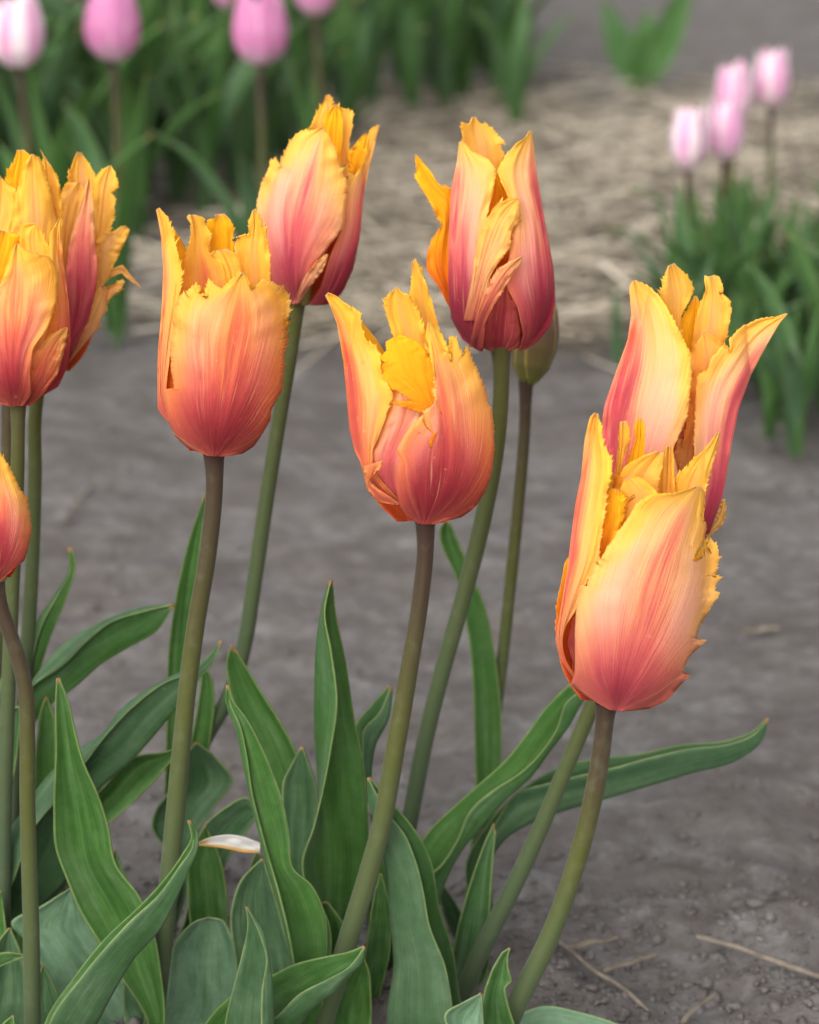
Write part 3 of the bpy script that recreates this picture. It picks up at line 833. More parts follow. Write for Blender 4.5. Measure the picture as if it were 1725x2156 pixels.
f.petal('o', -1.05, -0.15, '480,1800 540,1550 600,1390 710,1200 885,1105', '590,1815 600,1620 660,1490 775,1310 850,1190 888,1112', ext=.42, rib=.1, fr=2, pink=.6)
stem(C, '1055,725 1056,800 1048,920 1020,1080 975,1260 930,1420 895,1560 870,1690 845,1820 812,1990', 17, 20, YC, YC, -.25)

# B: slightly soft flower at the back, left of C
YB = 1.03
B = plant('tallest tulip, pink streaked with pale edge, leaning right behind the centre flowers', YB, 352)
f = Flower(B, crop(740, 270, 460, 1417), '560,2030 800,330', 440, YB, 0.85)
f.close(0.66)
f.petal('o', 0.7, 0.0, '560,900 630,400 700,260 770,150 782,68', '1000,900 1000,500 1032,232 990,205 922,215 890,165 838,165 850,92 815,55', back=True, ext=.15, rib=.2, fr=6)
f.petal('i', 0.3, 0.0, '760,700 765,290 800,230 870,150', '920,700 942,300 918,205 888,148', back=True, fr=3)
f.petal('i', 0.3, 0.1, '990,1000 1005,790 1000,600 1060,540 1090,490 1162,420', '1100,1000 1090,830 1130,740 1175,600 1180,440', fr=4)
f.petal('i', 0.3, 0.3, '570,2035 580,1900 690,1690', '740,2035 740,1850 730,1690', fr=0, m=12)
f.petal('o', -0.75, 0.15,
        '620,2036 730,1880 830,1560 950,1300 980,900 1005,800 1055,822 1110,760 1165,650 1180,480 1205,400 1270,340',
        '700,2036 800,2030 930,1930 1040,1700 1100,1400 1140,1000 1200,700 1250,500 1292,345', wrap='r', ext=.62, rib=1.1, fr=5, pink=.9)
f.petal('o', -1.0, 0.0,
        '490,2035 380,1980 260,1800 200,1550 150,1250 140,1100 170,950 282,690 310,672 342,742 420,560 500,440 600,390 632,402 750,365',
        '520,2030 590,1890 690,1640 850,1430 945,1290 960,1100 975,880 900,690 860,550 800,430 768,368',
        '510,2032 480,1700 520,1300 620,900 710,600 760,366', asym=(1, .5), ext=.50, rib=1.0, fr=6, pink=.9)
f.petal('o', -1.03, -0.12, '470,2030 590,1770 690,1640 800,1556', '530,2020 620,1880 740,1725 806,1562', ext=.1, rib=.0, fr=2, m=12, n=70, pink=.9)
stem(B, '626,625 618,700 592,860 560,1060 535,1230 512,1370 480,1470 430,1560 385,1690 355,1960', 15, 18, YB, YB, -.35)

# G, H, I: flowers cut by the left edge of the picture
YG = 0.955
TG = crop(0, 430, 440, 1116)
Gp = plant('orange-red tulip cut by the left edge, in front of two others', YG, 5)
f = Flower(Gp, TG, '110,2050 120,800', 415, YG, 0.15)
f.close(0.6)
f.petal('i', 0.5, 0.0, '-150,1400 -120,900 -100,760 0,690', '60,1400 60,1000 150,810 155,735 80,708', back=True, fr=4)
f.petal('o', 0.2, 0.0, '180,1500 160,900 165,660 255,640 280,640', '420,1500 420,1000 400,880 320,700 290,650', back=True, ext=.2, rib=.3)
f.petal('o', -0.5, 0.1, '300,1950 380,1600 430,1350 385,1000 392,720 455,602', '340,1965 450,1900 520,1750 546,1550 532,1250 492,950 468,620', wrap='r', ext=.70, rib=.9, fr=3, pink=.2)
f.petal('o', -0.8, 0.05, '140,2052 220,1850 260,1650 400,1500 515,1440', '240,2045 335,1960 445,1800 500,1560 525,1448', ext=.40, rib=.3, fr=5)
f.petal('o', -1.0, -0.05,
        '60,2052 -150,1980 -280,1750 -290,1400 -200,1150 -20,1150 30,1060 95,860 122,802',
        '180,2052 245,1960 235,1800 260,1600 380,1420 440,1200 450,1010 385,905 262,872 185,835 142,802',
        '110,2052 90,1700 100,1300 130,1000 132,802', ext=.52, rib=.7, fr=4, pink=.2)
stem(Gp, '38,840 38,960 33,1100 26,1250 18,1450 10,1700 4,2120', 14, 18, YG, YG, -.25)

YH = 1.02
Hp = plant('pink tulip with splayed yellow fringes, right of the two at the left edge', YH, 30)
f = Flower(Hp, TG, '420,1790 640,450', 300, YH, 0.9)
f.close(0.6)
f.petal('o', 0.6, 0.0, '560,700 540,260 580,130 600,85', '740,700 735,280 685,180 632,90', back=True, ext=.2, rib=.5, fr=4)
f.petal('o', 0.4, 0.0, '700,900 722,500 742,300 802,220 842,195', '800,900 855,650 892,450 862,400 912,360 892,250 862,190', back=True, ext=.1, rib=.1, fr=6)
f.petal('o', -0.1, 0.0, '440,1400 470,400 520,330 590,320', '560,1400 545,900 605,600 652,380 622,318', back=True, ext=.2, rib=.1, fr=4)
f.petal('o', 0.2, 0.0, '730,1200 742,800 782,700 880,705 940,660', '790,1150 872,980 932,850 1002,690 972,658', ext=.2, rib=.3, fr=3, m=14)
f.petal('o', 0.2, 0.2, '770,1100 850,1000 950,960 1020,1050 1095,1130', '785,1140 850,1060 940,1025 1010,1085 1097,1137', ext=.5, rib=.5, fr=0, m=8, n=60)
f.petal('o', -0.7, 0.1, '480,1740 640,1500 730,1200 765,1090', '545,1700 690,1530 785,1425 765,1395 832,1300 822,1262 962,1092 940,1085 800,1160', ext=.1, rib=0, fr=4, pink=.9)
f.petal('o', -1.0, 0.0, '420,1760 500,1400 520,900 580,650 642,450 682,290', '545,1690 690,1370 742,1150 755,950 732,800 722,500 697,290', ext=.85, rib=1.0, fr=2, pink=1)
stem(Hp, '108,740 88,790 76,860 74,1000 70,1150 62,1300 52,1450 40,1700 30,2000', 14, 17, YH, YH, -.3)

YI = 1.0
Ip = plant('yellow tulip at the left edge, behind the orange-red one', YI, -45)
f = Flower(Ip, TG, '60,1550 170,350', 330, YI, 0.2)
f.close(0.6)
f.petal('i', 0.6, 0.0, '60,900 62,230 112,170 132,70', '240,900 232,250 242,120 185,68', back=True, fr=6)
f.petal('o', 0.2, 0.0, '300,1200 345,300 340,110 312,68', '470,1200 470,450 445,280 400,200', back=True, ext=.1, rib=.0, fr=5)
f.petal('o', -0.5, 0.0, '-160,1200 -130,500 -60,300 0,265', '140,1200 110,700 162,480 112,380 25,300', back=True, ext=.15, rib=.1, fr=4)
f.petal('o', -0.7, 0.0, '20,1400 60,900 110,650 135,400 205,160 245,102', '420,1400 440,1000 440,600 400,450 350,260 300,130 262,105', ext=.25, rib=.4, fr=4)
stem(Ip, '17,712 18,860 14,1040 6,1200 -10,1400 -28,1700 -45,2030', 14, 17, YI, YI)

# J: flower low at the left edge, near
YJ = 0.90
J = plant('coral tulip low at the left edge, mostly outside the picture, on a curved brown stem', YJ, 72)
f = Flower(J, crop(0, 1300, 500, 1078), '-10,1015 -60,150', 215, YJ, 0.15)
f.close(0.6)
f.petal('o', -0.4, 0.2, '-100,1010 -260,800 -270,500 -180,200 -120,30', '20,1010 -60,800 -80,500 -90,200 -110,30', ext=.5)
f.petal('o', -1.0, 0.0, '-60,1015 -180,900 -215,650 -180,350 -80,150', '10,1015 100,932 160,885 186,800 206,668 170,470 132,422 75,300 20,205 -60,130', ext=.58, rib=.6, fr=6, pink=.3)
stem(J, '-10,1215 0,1270 20,1330 40,1390 55,1460 58,1560 58,1680 62,1820 66,1960 68,2100 70,2260', 15.5, 20, YJ, YJ, .04)

# K: the closed bud
YK = 1.07
K = plant('closed greenish brown tulip bud on a thin dark stem behind the pink-sided tulip', YK, 990)
px = scale_at(YK)
def bud():
    base = np.array([1110.0, 812.0]); top = np.array([1150.0, 610.0])
    ax = (top - base); L = np.hypot(*ax); ax /= L; lat = np.array([-ax[1], ax[0]]); lat = lat if lat[0] > 0 else -lat
    n, m = 40, 15
    for j in range(6):
        c = j * math.pi / 3 + 0.35
        rr = 1.0 if j % 2 == 0 else 0.94
        v = np.linspace(0, 1, n)[:, None]; u = np.linspace(-1, 1, m)[None, :]
        hw = 0.80 * np.sin(np.pi * np.clip(v, 0, 1) ** 0.75 * 0.92 + 0.2)
        ang = c + u * hw
        r = 49 * rr * np.interp(v, [0, .06, .2, .4, .6, .8, 1], [.2, .45, .82, 1, .95, .7, .22]) * (1 - 0.06 * u ** 2)
        xy = base + (v * L)[..., None] * ax + (r * np.sin(ang))[..., None] * lat
        PG = P(xy[..., 0], xy[..., 1], YK - r * np.cos(ang) / px)
        V, Fc = shell(PG, 0.0006)
        nn = n * m
        puv = np.stack([u * np.ones((n, 1)), v * np.ones((1, m)), (1 - np.abs(u)) * np.ones((n, 1)) * 1.0], -1).reshape(-1, 3)
        world_child('petal', V, Fc, M['bud'], K, dict(puv=np.concatenate([puv, puv])))
def bud_material():
    b = NB('bud_petal')
    u, v, e = b.attr('puv')[0:3]
    n = b.noise(b.vec(b.math('MULTIPLY', u, 5.0), b.math('MULTIPLY', v, 2.0), 3.0), 1.0, 3.0)
    c = b.ramp(b.math('ADD', v, b.math('MULTIPLY', b.math('SUBTRACT', n, .5), .25)), [(0.0, (0.11, 0.15, 0.03)), (0.2, (0.15, 0.12, 0.04)), (0.5, (0.15, 0.085, 0.05)), (1.0, (0.2, 0.08, 0.07))])
    c = b.mix(b.ss(e, 0.03, 0.3, 0.7, 0.0), c, (0.42, 0.36, 0.08))
    c = b.mix(b.ss(b.math('ABSOLUTE', u), 0.0, 0.3, .35, 0.0), c, (0.12, 0.14, 0.04))
    return b.thin(c, c, 0.15, 0.5, 0.35)
M['bud'] = bud_material()
bud()
stem(K, '1108,800 1105,900 1092,1060 1075,1230 1058,1390 1040,1530 1020,1680 995,1885', 12, 14, YK, YK, -.02)

# ------------------------------------------------------------------ leaves of the front clump (Z*: crop frames)
Z1 = crop(0, 1900, 800, 1408); Z2 = crop(600, 1700, 800, 1210); Z3 = crop(1200, 1900, 1300, 1725)
Z7 = crop(400, 2400, 800, 1725); Z8 = crop(0, 1300, 500, 1078)
# plant A
leaf(A, Z1, YA - .010, '800,2200 650,1900 530,1712 430,1550 360,1380 300,1212 289,1000 298,700 299,420 306,298', '880,2200 862,1850 832,1680 750,1470 625,1300 580,1080 530,930 452,750 400,560 362,400 320,298', gl=.15, base=312, baseY=YA, keel=.22)
leaf(A, Z1, YA - .055, '480,2230 600,2000 720,1800 855,1650 960,1450 1012,1330 1062,1200 1062,1130 1018,1060', '240,2160 400,1900 560,1700 770,1500 880,1380 980,1240 1025,1160 1008,1064', '262,2160 450,1885 545,1770 700,1602 850,1462 958,1315 1035,1190 1013,1062', gl=.35, base=120, baseY=YA - .04, fold=True)
leaf(A, Z1, YA + .02, '300,2200 232,1860 130,1700 62,1620 220,1525 378,1425', '820,2200 680,1950 530,1720 380,1425', gl=1.75, base=300, baseY=YA, keel=.1)
leaf(A, Z7, YA + .015, '150,1640 235,1330 300,1010 420,890 500,862', '720,1640 720,1250 668,1000 600,880 506,861', gl=1.8, base=330, baseY=YA + .01, keel=.12)
leaf(A, Z1, YA + .012, '690,2200 660,1970 668,1880', '840,2200 760,2060 680,1880', gl=1.2, base=320, baseY=YA, keel=.1)
# plant B (behind)
leaf(B, Z1, YB - .02, '960,1400 900,1230 815,1090 840,1000 900,920 1000,720 1050,642', '1010,1400 1010,1230 1080,1095 1165,975 1250,842 1180,742 1062,645', gl=.75, base=352, baseY=YB, keel=.2)
leaf(B, None, YB, '352,1500 355,1380 370,1260 400,1130 431,1040', '405,1500 408,1350 416,1250 426,1130 435,1040', gl=.1, base=352, baseY=YB)
leaf(B, Z1, YB - .005, '1000,760 1055,500 1078,350 1090,240', '1110,760 1135,600 1152,400 1130,280 1097,240', gl=.0, base=352, baseY=YB)
leaf(B, Z7, YB - .06, '300,1000 385,700 430,480 480,262 600,150 770,75 830,180', '470,1000 560,700 640,480 760,300 832,186', gl=.75, base=345, baseY=YB - .02, keel=.12)
leaf(B, Z7, YB - .05, '350,1100 380,800 400,550 430,430', '520,1100 500,800 500,560 470,400', gl=.3, base=345, baseY=YB - .02)
# plant G/H/I (left group)
leaf(Hp, Z1, YH - .02, '60,560 200,280 330,130 480,30 620,-35 760,-80 932,-98', '60,800 262,452 400,350 550,220 700,130 850,40 935,-90', '60,650 180,340 330,238 480,92 600,0 750,-50 933,-95', gl=.45, base=30, baseY=YH, fold=True)
leaf(Gp, Z1, YG + .01, '-120,1650 0,1210 120,1020 300,780 430,680 560,590 640,480 780,370 900,300 980,262 1080,220 1188,96', '60,1680 230,1525 370,1375 440,1150 530,905 700,750 900,520 1062,312 1142,222 1194,100', '-60,1660 60,1420 200,1080 330,930 455,760 570,610 700,470 880,330 1060,250 1190,98', gl=.75, base=5, baseY=YG, fold=True)
leaf(Gp, Z1, YG + .03, '250,1420 350,1160 450,1000 560,880 720,722 900,690 1010,640', '330,1450 450,1240 572,1092 700,980 850,830 925,740 1014,646', gl=.05, base=10, baseY=YG + .02)
leaf(Hp, Z8, YH, '160,1700 240,1300 370,1100 455,950 448,800', '230,1750 330,1400 440,1130 488,980 500,880 472,800', '190,1700 290,1290 390,1110 465,960 460,800', gl=.2, base=30, baseY=YH, fold=True)
leaf(Ip, Z1, YI - .02, '-140,1350 -60,900 -30,600 15,500', '10,1200 62,900 100,650 98,450 30,490', gl=.5, base=-40, baseY=YI)
leaf(Ip, Z1, YI - .01, '-60,700 -20,450 20,250 60,100', '40,700 60,480 80,300 68,100', gl=.0, base=-40, baseY=YI)
leaf(Gp, Z1, YG + .045, '180,1000 200,620 228,440 248,400', '300,1000 302,720 290,500 254,400', gl=.15, base=10, baseY=YG + .02)
leaf(Gp, Z1, YG - .01, '-60,2000 -40,1700 -20,1500 5,1440', '50,2000 48,1760 30,1600 8,1440', gl=.05, base=-5, baseY=YG)
leaf(J, Z1, YJ + .015, '-80,1860 0,1775 70,1770 150,1785', '-80,1920 0,1850 80,1815 152,1790', gl=.4, keel=.05)
leaf(J, Z1, YJ + .02, '150,2250 170,2080 190,1950 230,1840', '420,2250 340,2080 290,1940 235,1838', gl=.7, base=72, baseY=YJ)
leaf(J, Z1, YJ - .02, '-20,2200 20,2150 70,2110', '60,2230 80,2160 74,2112', gl=.3, base=60, baseY=YJ)
leaf(J, Z1, YJ + .03, '-120,2300 -80,2000 0,1700 50,1640', '160,2300 150,2000 110,1760 56,1640', gl=.9, base=70, baseY=YJ + .02)
# plant D (centre)
leaf(D, Z2, YD - .012, '440,1890 378,1600 308,1350 258,1150 216,950 186,800 136,665 140,590', '600,1900 582,1610 530,1510 450,1440 430,1280 400,1130 350,990 300,870 230,740 162,645 148,590', '455,1890 385,1560 312,1300 262,1100 232,900 205,780 152,650 144,590', gl=.05, base=640, baseY=YD, fold=True)
leaf(D, Z2, YD + .030, '600,1660 575,1500 570,1250 560,1020 545,800 547,580 560,350 588,190 615,105', '740,1760 790,1450 792,1200 778,1000 730,750 682,450 642,250 627,105', '600,1660 500,1500 488,1420 540,1250 590,1050 622,880 650,680 622,430 592,250 620,108', gl=.12, base=650, baseY=YD + .02, fold=True, dzm=-.9, dzr=.3)
leaf(D, Z2, YD + .075, '420,1200 330,1050 250,850 178,700 148,590 140,480 160,405', '520,1150 460,900 400,780 300,620 232,510 182,430', gl=.2, base=610, baseY=YD + .05)
leaf(D, Z2, YD + .045, '400,1420 395,1150 402,1030 442,950 482,875', '545,1400 552,1050 520,950 492,875', gl=.75, base=625, baseY=YD + .03)
leaf(D, Z2, YD + .02, '240,2200 178,1850 158,1650 200,1500 300,1392', '470,2100 400,1700 350,1520 312,1395', gl=.95, base=600, baseY=YD + .02)
leaf(D, Z2, YD - .05, '352,2200 346,1950 332,1830 300,1720 236,1616', '130,2200 170,1980 210,1830 234,1700 227,1613', '298,2200 300,2000 320,1850 288,1735 231,1614', gl=.85, base=555, baseY=YD - .03, fold=True)
leaf(D, Z2, YD - .035, '420,2260 560,2060 640,2002 700,1930 768,1862 778,1800', '20,2200 180,2010 345,1930 450,1880 600,1842 700,1822 772,1793', '100,2230 355,2130 480,2012 600,1950 700,1892 775,1796', gl=.3, base=570, baseY=YD - .02, fold=True)
leaf(D, Z2, YD + .012, '620,2220 636,2050 690,1950 768,1858', '790,2220 806,2010 795,1905 776,1858', gl=.0, base=690, baseY=YD)
leaf(D, Z2, YD + .02, '470,1800 570,1600 600,1590', '700,1800 690,1720 610,1595', gl=.1, base=650, baseY=YD + .01)
# plant C
leaf(C, Z2, YC - .03, '800,1050 832,850 880,760 905,605', '760,1050 745,900 732,775 800,690 886,592', '775,1050 765,880 770,800 840,720 896,596', gl=.55, base=790, baseY=YC, fold=True)
leaf(C, Z2, YC - .05, '900,1720 850,1580 818,1500 828,1350 800,1180', '930,1650 900,1450 870,1330 815,1180', gl=.2, base=810, baseY=YC - .02)
# plant E
leaf(E, Z2, YE - .030, '920,2230 912,1850 890,1600 868,1400 835,1250 800,1150 790,1018', '1235,2230 1210,2000 1180,1800 1122,1620 1082,1400 1042,1310 982,1222 900,1130 798,1015', '1195,2230 1182,2080 1152,1900 1072,1680 1052,1560 1012,1400 962,1280 885,1180 794,1016', gl=.45, base=905, baseY=YE - .02, keel=.05, fold=True)
leaf(E, Z3, YE + .025, '215,1040 290,905 345,840 450,720 560,620 640,512 702,430 775,300', '60,1000 128,865 250,740 340,660 450,560 540,450 620,340 722,238', '150,1020 190,985 258,880 312,760 400,682 520,602 602,520 662,430 702,320 765,268', gl=.1, base=935, baseY=YE + .02, fold=True)
leaf(E, Z3, YE + .04, '360,1120 395,960 450,880 560,810 680,765 850,715 1000,670 1200,610 1400,550 1490,480 1521,388', '300,1120 300,960 380,820 480,705 580,632 680,582 800,552 1000,530 1150,495 1350,475 1450,440 1514,385', '330,1120 345,960 420,800 500,690 620,652 750,620 880,590 1050,543 1200,510 1360,490 1460,450 1518,386', gl=.6, base=945, baseY=YE + .03, fold=True)
leaf(E, Z3, YE + .015, '220,1450 270,1200 330,1000 380,870 407,812', '330,1500 384,1250 402,1000 415,850', gl=.55, base=940, baseY=YE)
leaf(E, Z3, YE + .022, '250,1450 330,1250 340,1080 370,1000', '370,1450 395,1260 400,1100 385,1000', gl=.0, base=940, baseY=YE + .01)
leaf(E, Z3, YE + .045, '260,1400 205,1180 168,1040', '330,1380 262,1150 186,1035', gl=1.0, base=930, baseY=YE + .03)
# plant K
leaf(K, None, YK - .005, '1000,1700 998,1500 988,1350 962,1220 928,1110 936,1094', '1046,1700 1056,1520 1042,1380 1022,1280 990,1200 946,1095', gl=.2, base=992, baseY=YK)
# plant F
leaf(F_, Z3, YF - .012, '330,1720 372,1480 402,1400 440,1335 470,1316', '520,1720 470,1560 452,1480 482,1452 466,1400 462,1345 474,1318', gl=.35, base=1000, baseY=YF, mode='mix')
leaf(F_, Z3, YF - .025, '260,1720 213,1580 280,1540 354,1500', '370,1740 366,1610 359,1503', gl=1.7, base=985, baseY=YF - .01)
leaf(F_, Z3, YF + .015, '490,1600 600,1553 750,1575 960,1650 1100,1760', '480,1800 600,1760 750,1770 900,1780 1100,1790', gl=2.0, base=1010, baseY=YF, keel=-.05)
# bleached withered strip lying among the leaves
wl = thing('withered_leaf', 'small bleached white leaf strip with orange edge, lying across green leaves', 'leaf', tuple(P(500, 1780, YD + .03)))
leaf(wl, Z7, YD + .03, '440,368 520,338 640,318 730,330 850,372', '440,384 560,398 660,415 740,432 850,438', mat='bleached', keel=.1)

# more blades low in the clump
leaf(A, None, YA + .045, '300,2160 262,2060 235,1960 225,1860 240,1790', '345,2160 330,2060 305,1960 275,1870 243,1790', gl=.5, base=320, baseY=YA + .03)
leaf(B, None, YB - .07, '400,2060 402,1960 395,1880 400,1800 430,1740', '470,2060 480,1960 478,1880 462,1800 434,1740', gl=.2, base=400, baseY=YB - .04)
leaf(D, None, YD + .06, '470,2160 500,2040 520,1940 520,1850 540,1790', '560,2160 580,2040 590,1940 580,1860 544,1790', gl=.6, base=560, baseY=YD + .04)
leaf(Gp, None, YG + .06, '40,2100 60,1950 90,1850 120,1760 150,1700', '120,2100 140,1980 160,1880 170,1790 154,1702', gl=.9, base=40, baseY=YG + .03)
leaf(J, None, YJ + .05, '-40,2250 -30,2120 0,2000 40,1930', '70,2250 70,2120 66,2020 44,1932', gl=.3, base=50, baseY=YJ + .03)
leaf(C, None, YC - .06, '760,2100 770,2000 785,1900 800,1840', '800,2100 822,2000 822,1910 804,1840', gl=.3, base=795, baseY=YC - .02)

# ------------------------------------------------------------------ background plants
def bg_leaf_mesh(name, L, w, bend, twist, seed, gl):
    n, m = 14, 5
    v = np.linspace(0, 1, n)[:, None]; u = np.linspace(-1, 1, m)[None, :]
    ang = np.radians(8) + v ** 1.5 * bend
    ds = L / (n - 1)
    out = np.cumsum(np.sin(ang[:, 0])) * ds; up = np.cumsum(np.cos(ang[:, 0])) * ds
    hw = w / 2 * np.interp(v, [0, .15, .4, .65, .85, 1], [.55, .85, 1, .8, .42, .02])
    tw = twist * v
    ch = 0.35 * hw * (u ** 2)
    X = u * hw * np.cos(tw) ; O = out[:, None] - ch * np.cos(ang) + u * hw * np.sin(tw) * .6
    Z = up[:, None] + ch * np.sin(ang) + 0.003 * vnoise2(u * 2 + 4, v * 5 + 4, seed)
    V = np.stack([X, O, Z - 0.01], -1).reshape(-1, 3)
    edge = np.repeat((hw * (1 - np.abs(u)))[..., None], 1, 2) * 100
    puv = np.concatenate([np.stack([u * np.ones((n, 1)), v * np.ones((1, m))], -1), edge], -1).reshape(-1, 3)
    ptn = np.tile([0, seed * 1.7, gl], (n * m, 1))
    me = mesh_from(name, V, grid_faces(n, m), dict(puv=puv, ptn=ptn)); me.materials.append(M['leaf'])
    return me

def bg_petal_mesh(h, r, top, seed):
    n, m = 14, 9
    v = np.linspace(0, 1, n)[:, None]; u = np.linspace(-1, 1, m)[None, :]
    hw = 0.85 * np.interp(v, [0, .1, .35, .7, .9, 1], [.35, .75, 1, .95, .62, .04])
    rr = r * np.interp(v, [0, .08, .25, .5, .8, 1], [.25, .6, .92, 1, .85, top]) * (1 - 0.07 * u ** 2)
    a = u * hw
    V = np.stack([rr * np.sin(a), rr * np.cos(a), v * h * np.ones((1, m)) + 0.001 * vnoise2(u * 2 + 3, v * 3 + 3, seed)], -1).reshape(-1, 3)
    puv = np.stack([u * np.ones((n, 1)), v * np.ones((1, m)), np.ones((n, m))], -1).reshape(-1, 3)
    me = mesh_from('petal', V, grid_faces(n, m), dict(puv=puv)); me.materials.append(M['pink'])
    return me

def bg_stem_mesh(h, r):
    n, ns = 8, 8
    f = np.linspace(0, 1, n); a = np.linspace(0, 2 * np.pi, ns, endpoint=False)
    V = np.stack([0.006 * np.sin(f * 2.2)[:, None] + r * np.cos(a)[None], r * np.sin(a)[None] * np.ones((n, 1)), (f * (h + .01) - .01)[:, None] * np.ones((1, ns))], -1)
    V[..., 0] -= 0.006 * math.sin(2.2) * f[:, None]
    i = np.arange(n - 1)[:, None] * ns; k = np.arange(ns)[None]; k2 = (k + 1) % ns
    F = np.stack([i + k, i + k2, i + ns + k2, i + ns + k], -1).reshape(-1, 4)
    puv = np.stack([np.zeros((n, ns)), f[:, None] * np.ones((1, ns)), np.zeros((n, ns))], -1).reshape(-1, 3)
    me = mesh_from('stem', V.reshape(-1, 3), F, dict(puv=puv, ptn=np.tile([0, 1.0, .0], (n * ns, 1)))); me.materials.append(M['stem'])
    return me

BGL = [bg_leaf_mesh('leaf', rnd.uniform(.17, .26), rnd.uniform(.020, .036), rnd.uniform(.05, 1.2), rnd.uniform(-1.0, 1.0), i, [0.15, .5, .4, .9][i % 4]) for i in range(14)]
BGP = [bg_petal_mesh(.060, .0245, .72, 1), bg_petal_mesh(.060, .0195, .8, 2)]
BGS = {}

def bg_plant(loc, label, group, stem_h=None, nl=4, tint=(0.55, 0.0), lean=(0, 0), ls=1.0, petal=0, fs=1.0):
    t = thing('tulip', label, 'tulip', loc, group)
    if group is None: del_ = None
    a0 = rnd.uniform(0, 6.28)
    for j in range(nl):
        o = add('leaf', BGL[rnd.randrange(len(BGL))], None, t)
        s_ = rnd.uniform(.8, 1.12) * ls
        o.scale = (s_, s_, s_)
        o.rotation_euler = (0, 0, a0 + j * 6.28 / nl + rnd.uniform(-.5, .5))
    if stem_h:
        key = round(stem_h, 2)
        if key not in BGS: BGS[key] = bg_stem_mesh(key, .0033)
        st = add('stem', BGS[key], None, t); st.rotation_euler = (lean[1], lean[0], 0)
        Rm = st.rotation_euler.to_matrix()
        top = Rm @ Vector((0, 0, key))
        t.location.x -= top.x; t.location.y -= top.y
        for j in range(6):
            p = add('petal', BGP[petal], None, t)
            k = (1.0 if j % 2 else 0.92) * fs * rnd.uniform(.94, 1.06)
            p.scale = (k, k, fs * rnd.uniform(.92, 1.06))
            p.location = top
            p.rotation_euler = (lean[1], lean[0], j * math.pi / 3 + a0)
            p.color = (tint[0], tint[1], 0, 1)
    return t

def at_head(x, ytop, Y):
    """stem height so that the head's base shows at frame (x, ytop); returns ground location and height"""
    p = P(x, ytop, Y)
    return (float(p[0]), float(p[1]), 0.0), float(p[2])

# blooming plants of the left bed
LB = [(40, 135, 2.15, 'pale pink, nearly white tulip at the upper left corner', (.05, .8)),
      (240, 122, 2.2, 'deep pink tulip in the back bed, second from the left', (.75, .0)),
      (546, 145, 2.25, 'deep pink egg-shaped tulip standing alone in the back bed', (.7, .0)),
      (664, 28, 2.75, 'pink tulip cut by the top edge, above the tallest orange tulip', (.6, .0)),
      (490, 22, 2.9, 'lilac pink tulip cut by the top edge, above the lone egg-shaped one', (.45, .15)),
      (185, 16, 3.0, 'pale lilac tulip cut by the top edge near the left corner', (.2, .4))]
for x, y, Y, lab, tint in LB:
    loc, h = at_head(x, y, Y)
    bg_plant(loc, lab, 'pink tulips of the back bed', round(h, 2), 4, tint, (rnd.uniform(-.04, .04), rnd.uniform(-.04, .04)), ls=.95, fs=1.08)
# right hand group
RBp = [(1448, 352, 2.15, 'white tulip with a pink flame, lowest left of the four at right', (.10, 1.0)),
       (1525, 345, 2.2, 'pink flamed white tulip, in front of a paler one at right', (.34, 1.0)),
       (1540, 255, 2.55, 'pale pink tulip behind the pink flamed one at right', (.28, .9)),
       (1622, 228, 2.6, 'white tulip with pink centre, highest of the four at right', (.22, 1.0))]
for x, y, Y, lab, tint in RBp:
    loc, h = at_head(x, y, Y)
    bg_plant(loc, lab, 'white and pink tulips at right', round(h, 2), 3, tint, (0, 0), ls=.36, petal=1, fs=.93 if Y < 2.4 else 1.05)
# leafy plants without flowers
def scatter(poly_y, n, lab, grp, ls, nl=4, mind=.075):
    got = []; tries = 0
    while len(got) < n and tries < 9000:
        tries += 1
        x = rnd.uniform(poly_y[0], poly_y[1]); y = rnd.uniform(poly_y[2], poly_y[3])
        if not poly_y[4](x, y): continue
        p = G(x, y)
        if any((p - q).length < mind for q in got): continue
        got.append(p)
        bg_plant((p.x, p.y, 0), lab, grp, None, nl, ls=rnd.uniform(.8, 1.2) * ls)
def left_bed(x, y):
    lim = np.interp(x, [-200, 0, 260, 420, 600, 760, 900, 1040, 1100], [570, 560, 530, 495, 390, 300, 240, 235, 215])
    return y < lim and not (x > 1090)
scatter((-260, 1110, -330, 520, left_bed), 280, 'leafy green tulip plant without a flower in the back bed', 'leafy plants of the back bed', 1.12, 7, .045)
bg_plant(tuple(G(1085, 288)), 'leafy tulip plant at the right end of the back bed, above the pink-sided tulip', None, None, 5, ls=.9)
sp = thing('tulip', 'single leafy sprout with two broad leaves standing alone on the straw', 'tulip', tuple(G(1345, 190)))
for (L_, w_, bd_, ti_, rz_, gl_) in ((.20, .055, .25, .5, .15, .2), (.155, .05, .3, -.42, -.1, .45), (.13, .045, .3, .1, .0, .1)):
    o = add('leaf', bg_leaf_mesh('leaf', L_, w_, bd_, .2, int(rz_ * 10 + 40), gl_), None, sp); o.rotation_euler = (0, ti_, rz_)
def right_bed(x, y):
    lim = np.interp(x, [1400, 1500, 1640, 1900], [770, 860, 970, 1010])
    up = np.interp(x, [1400, 1500, 1640, 1900], [740, 720, 690, 640])
    return up < y < lim
scatter((1430, 1900, 540, 980, right_bed), 40, 'leafy green tulip plant without a flower in the bed at right', 'leafy plants of the right bed', .62, 7, .045)
bg_plant(tuple(G(1300, 770)), 'small low tulip leaves left of the right bed, beside the flaring tulip', None, None, 2, ls=.4)

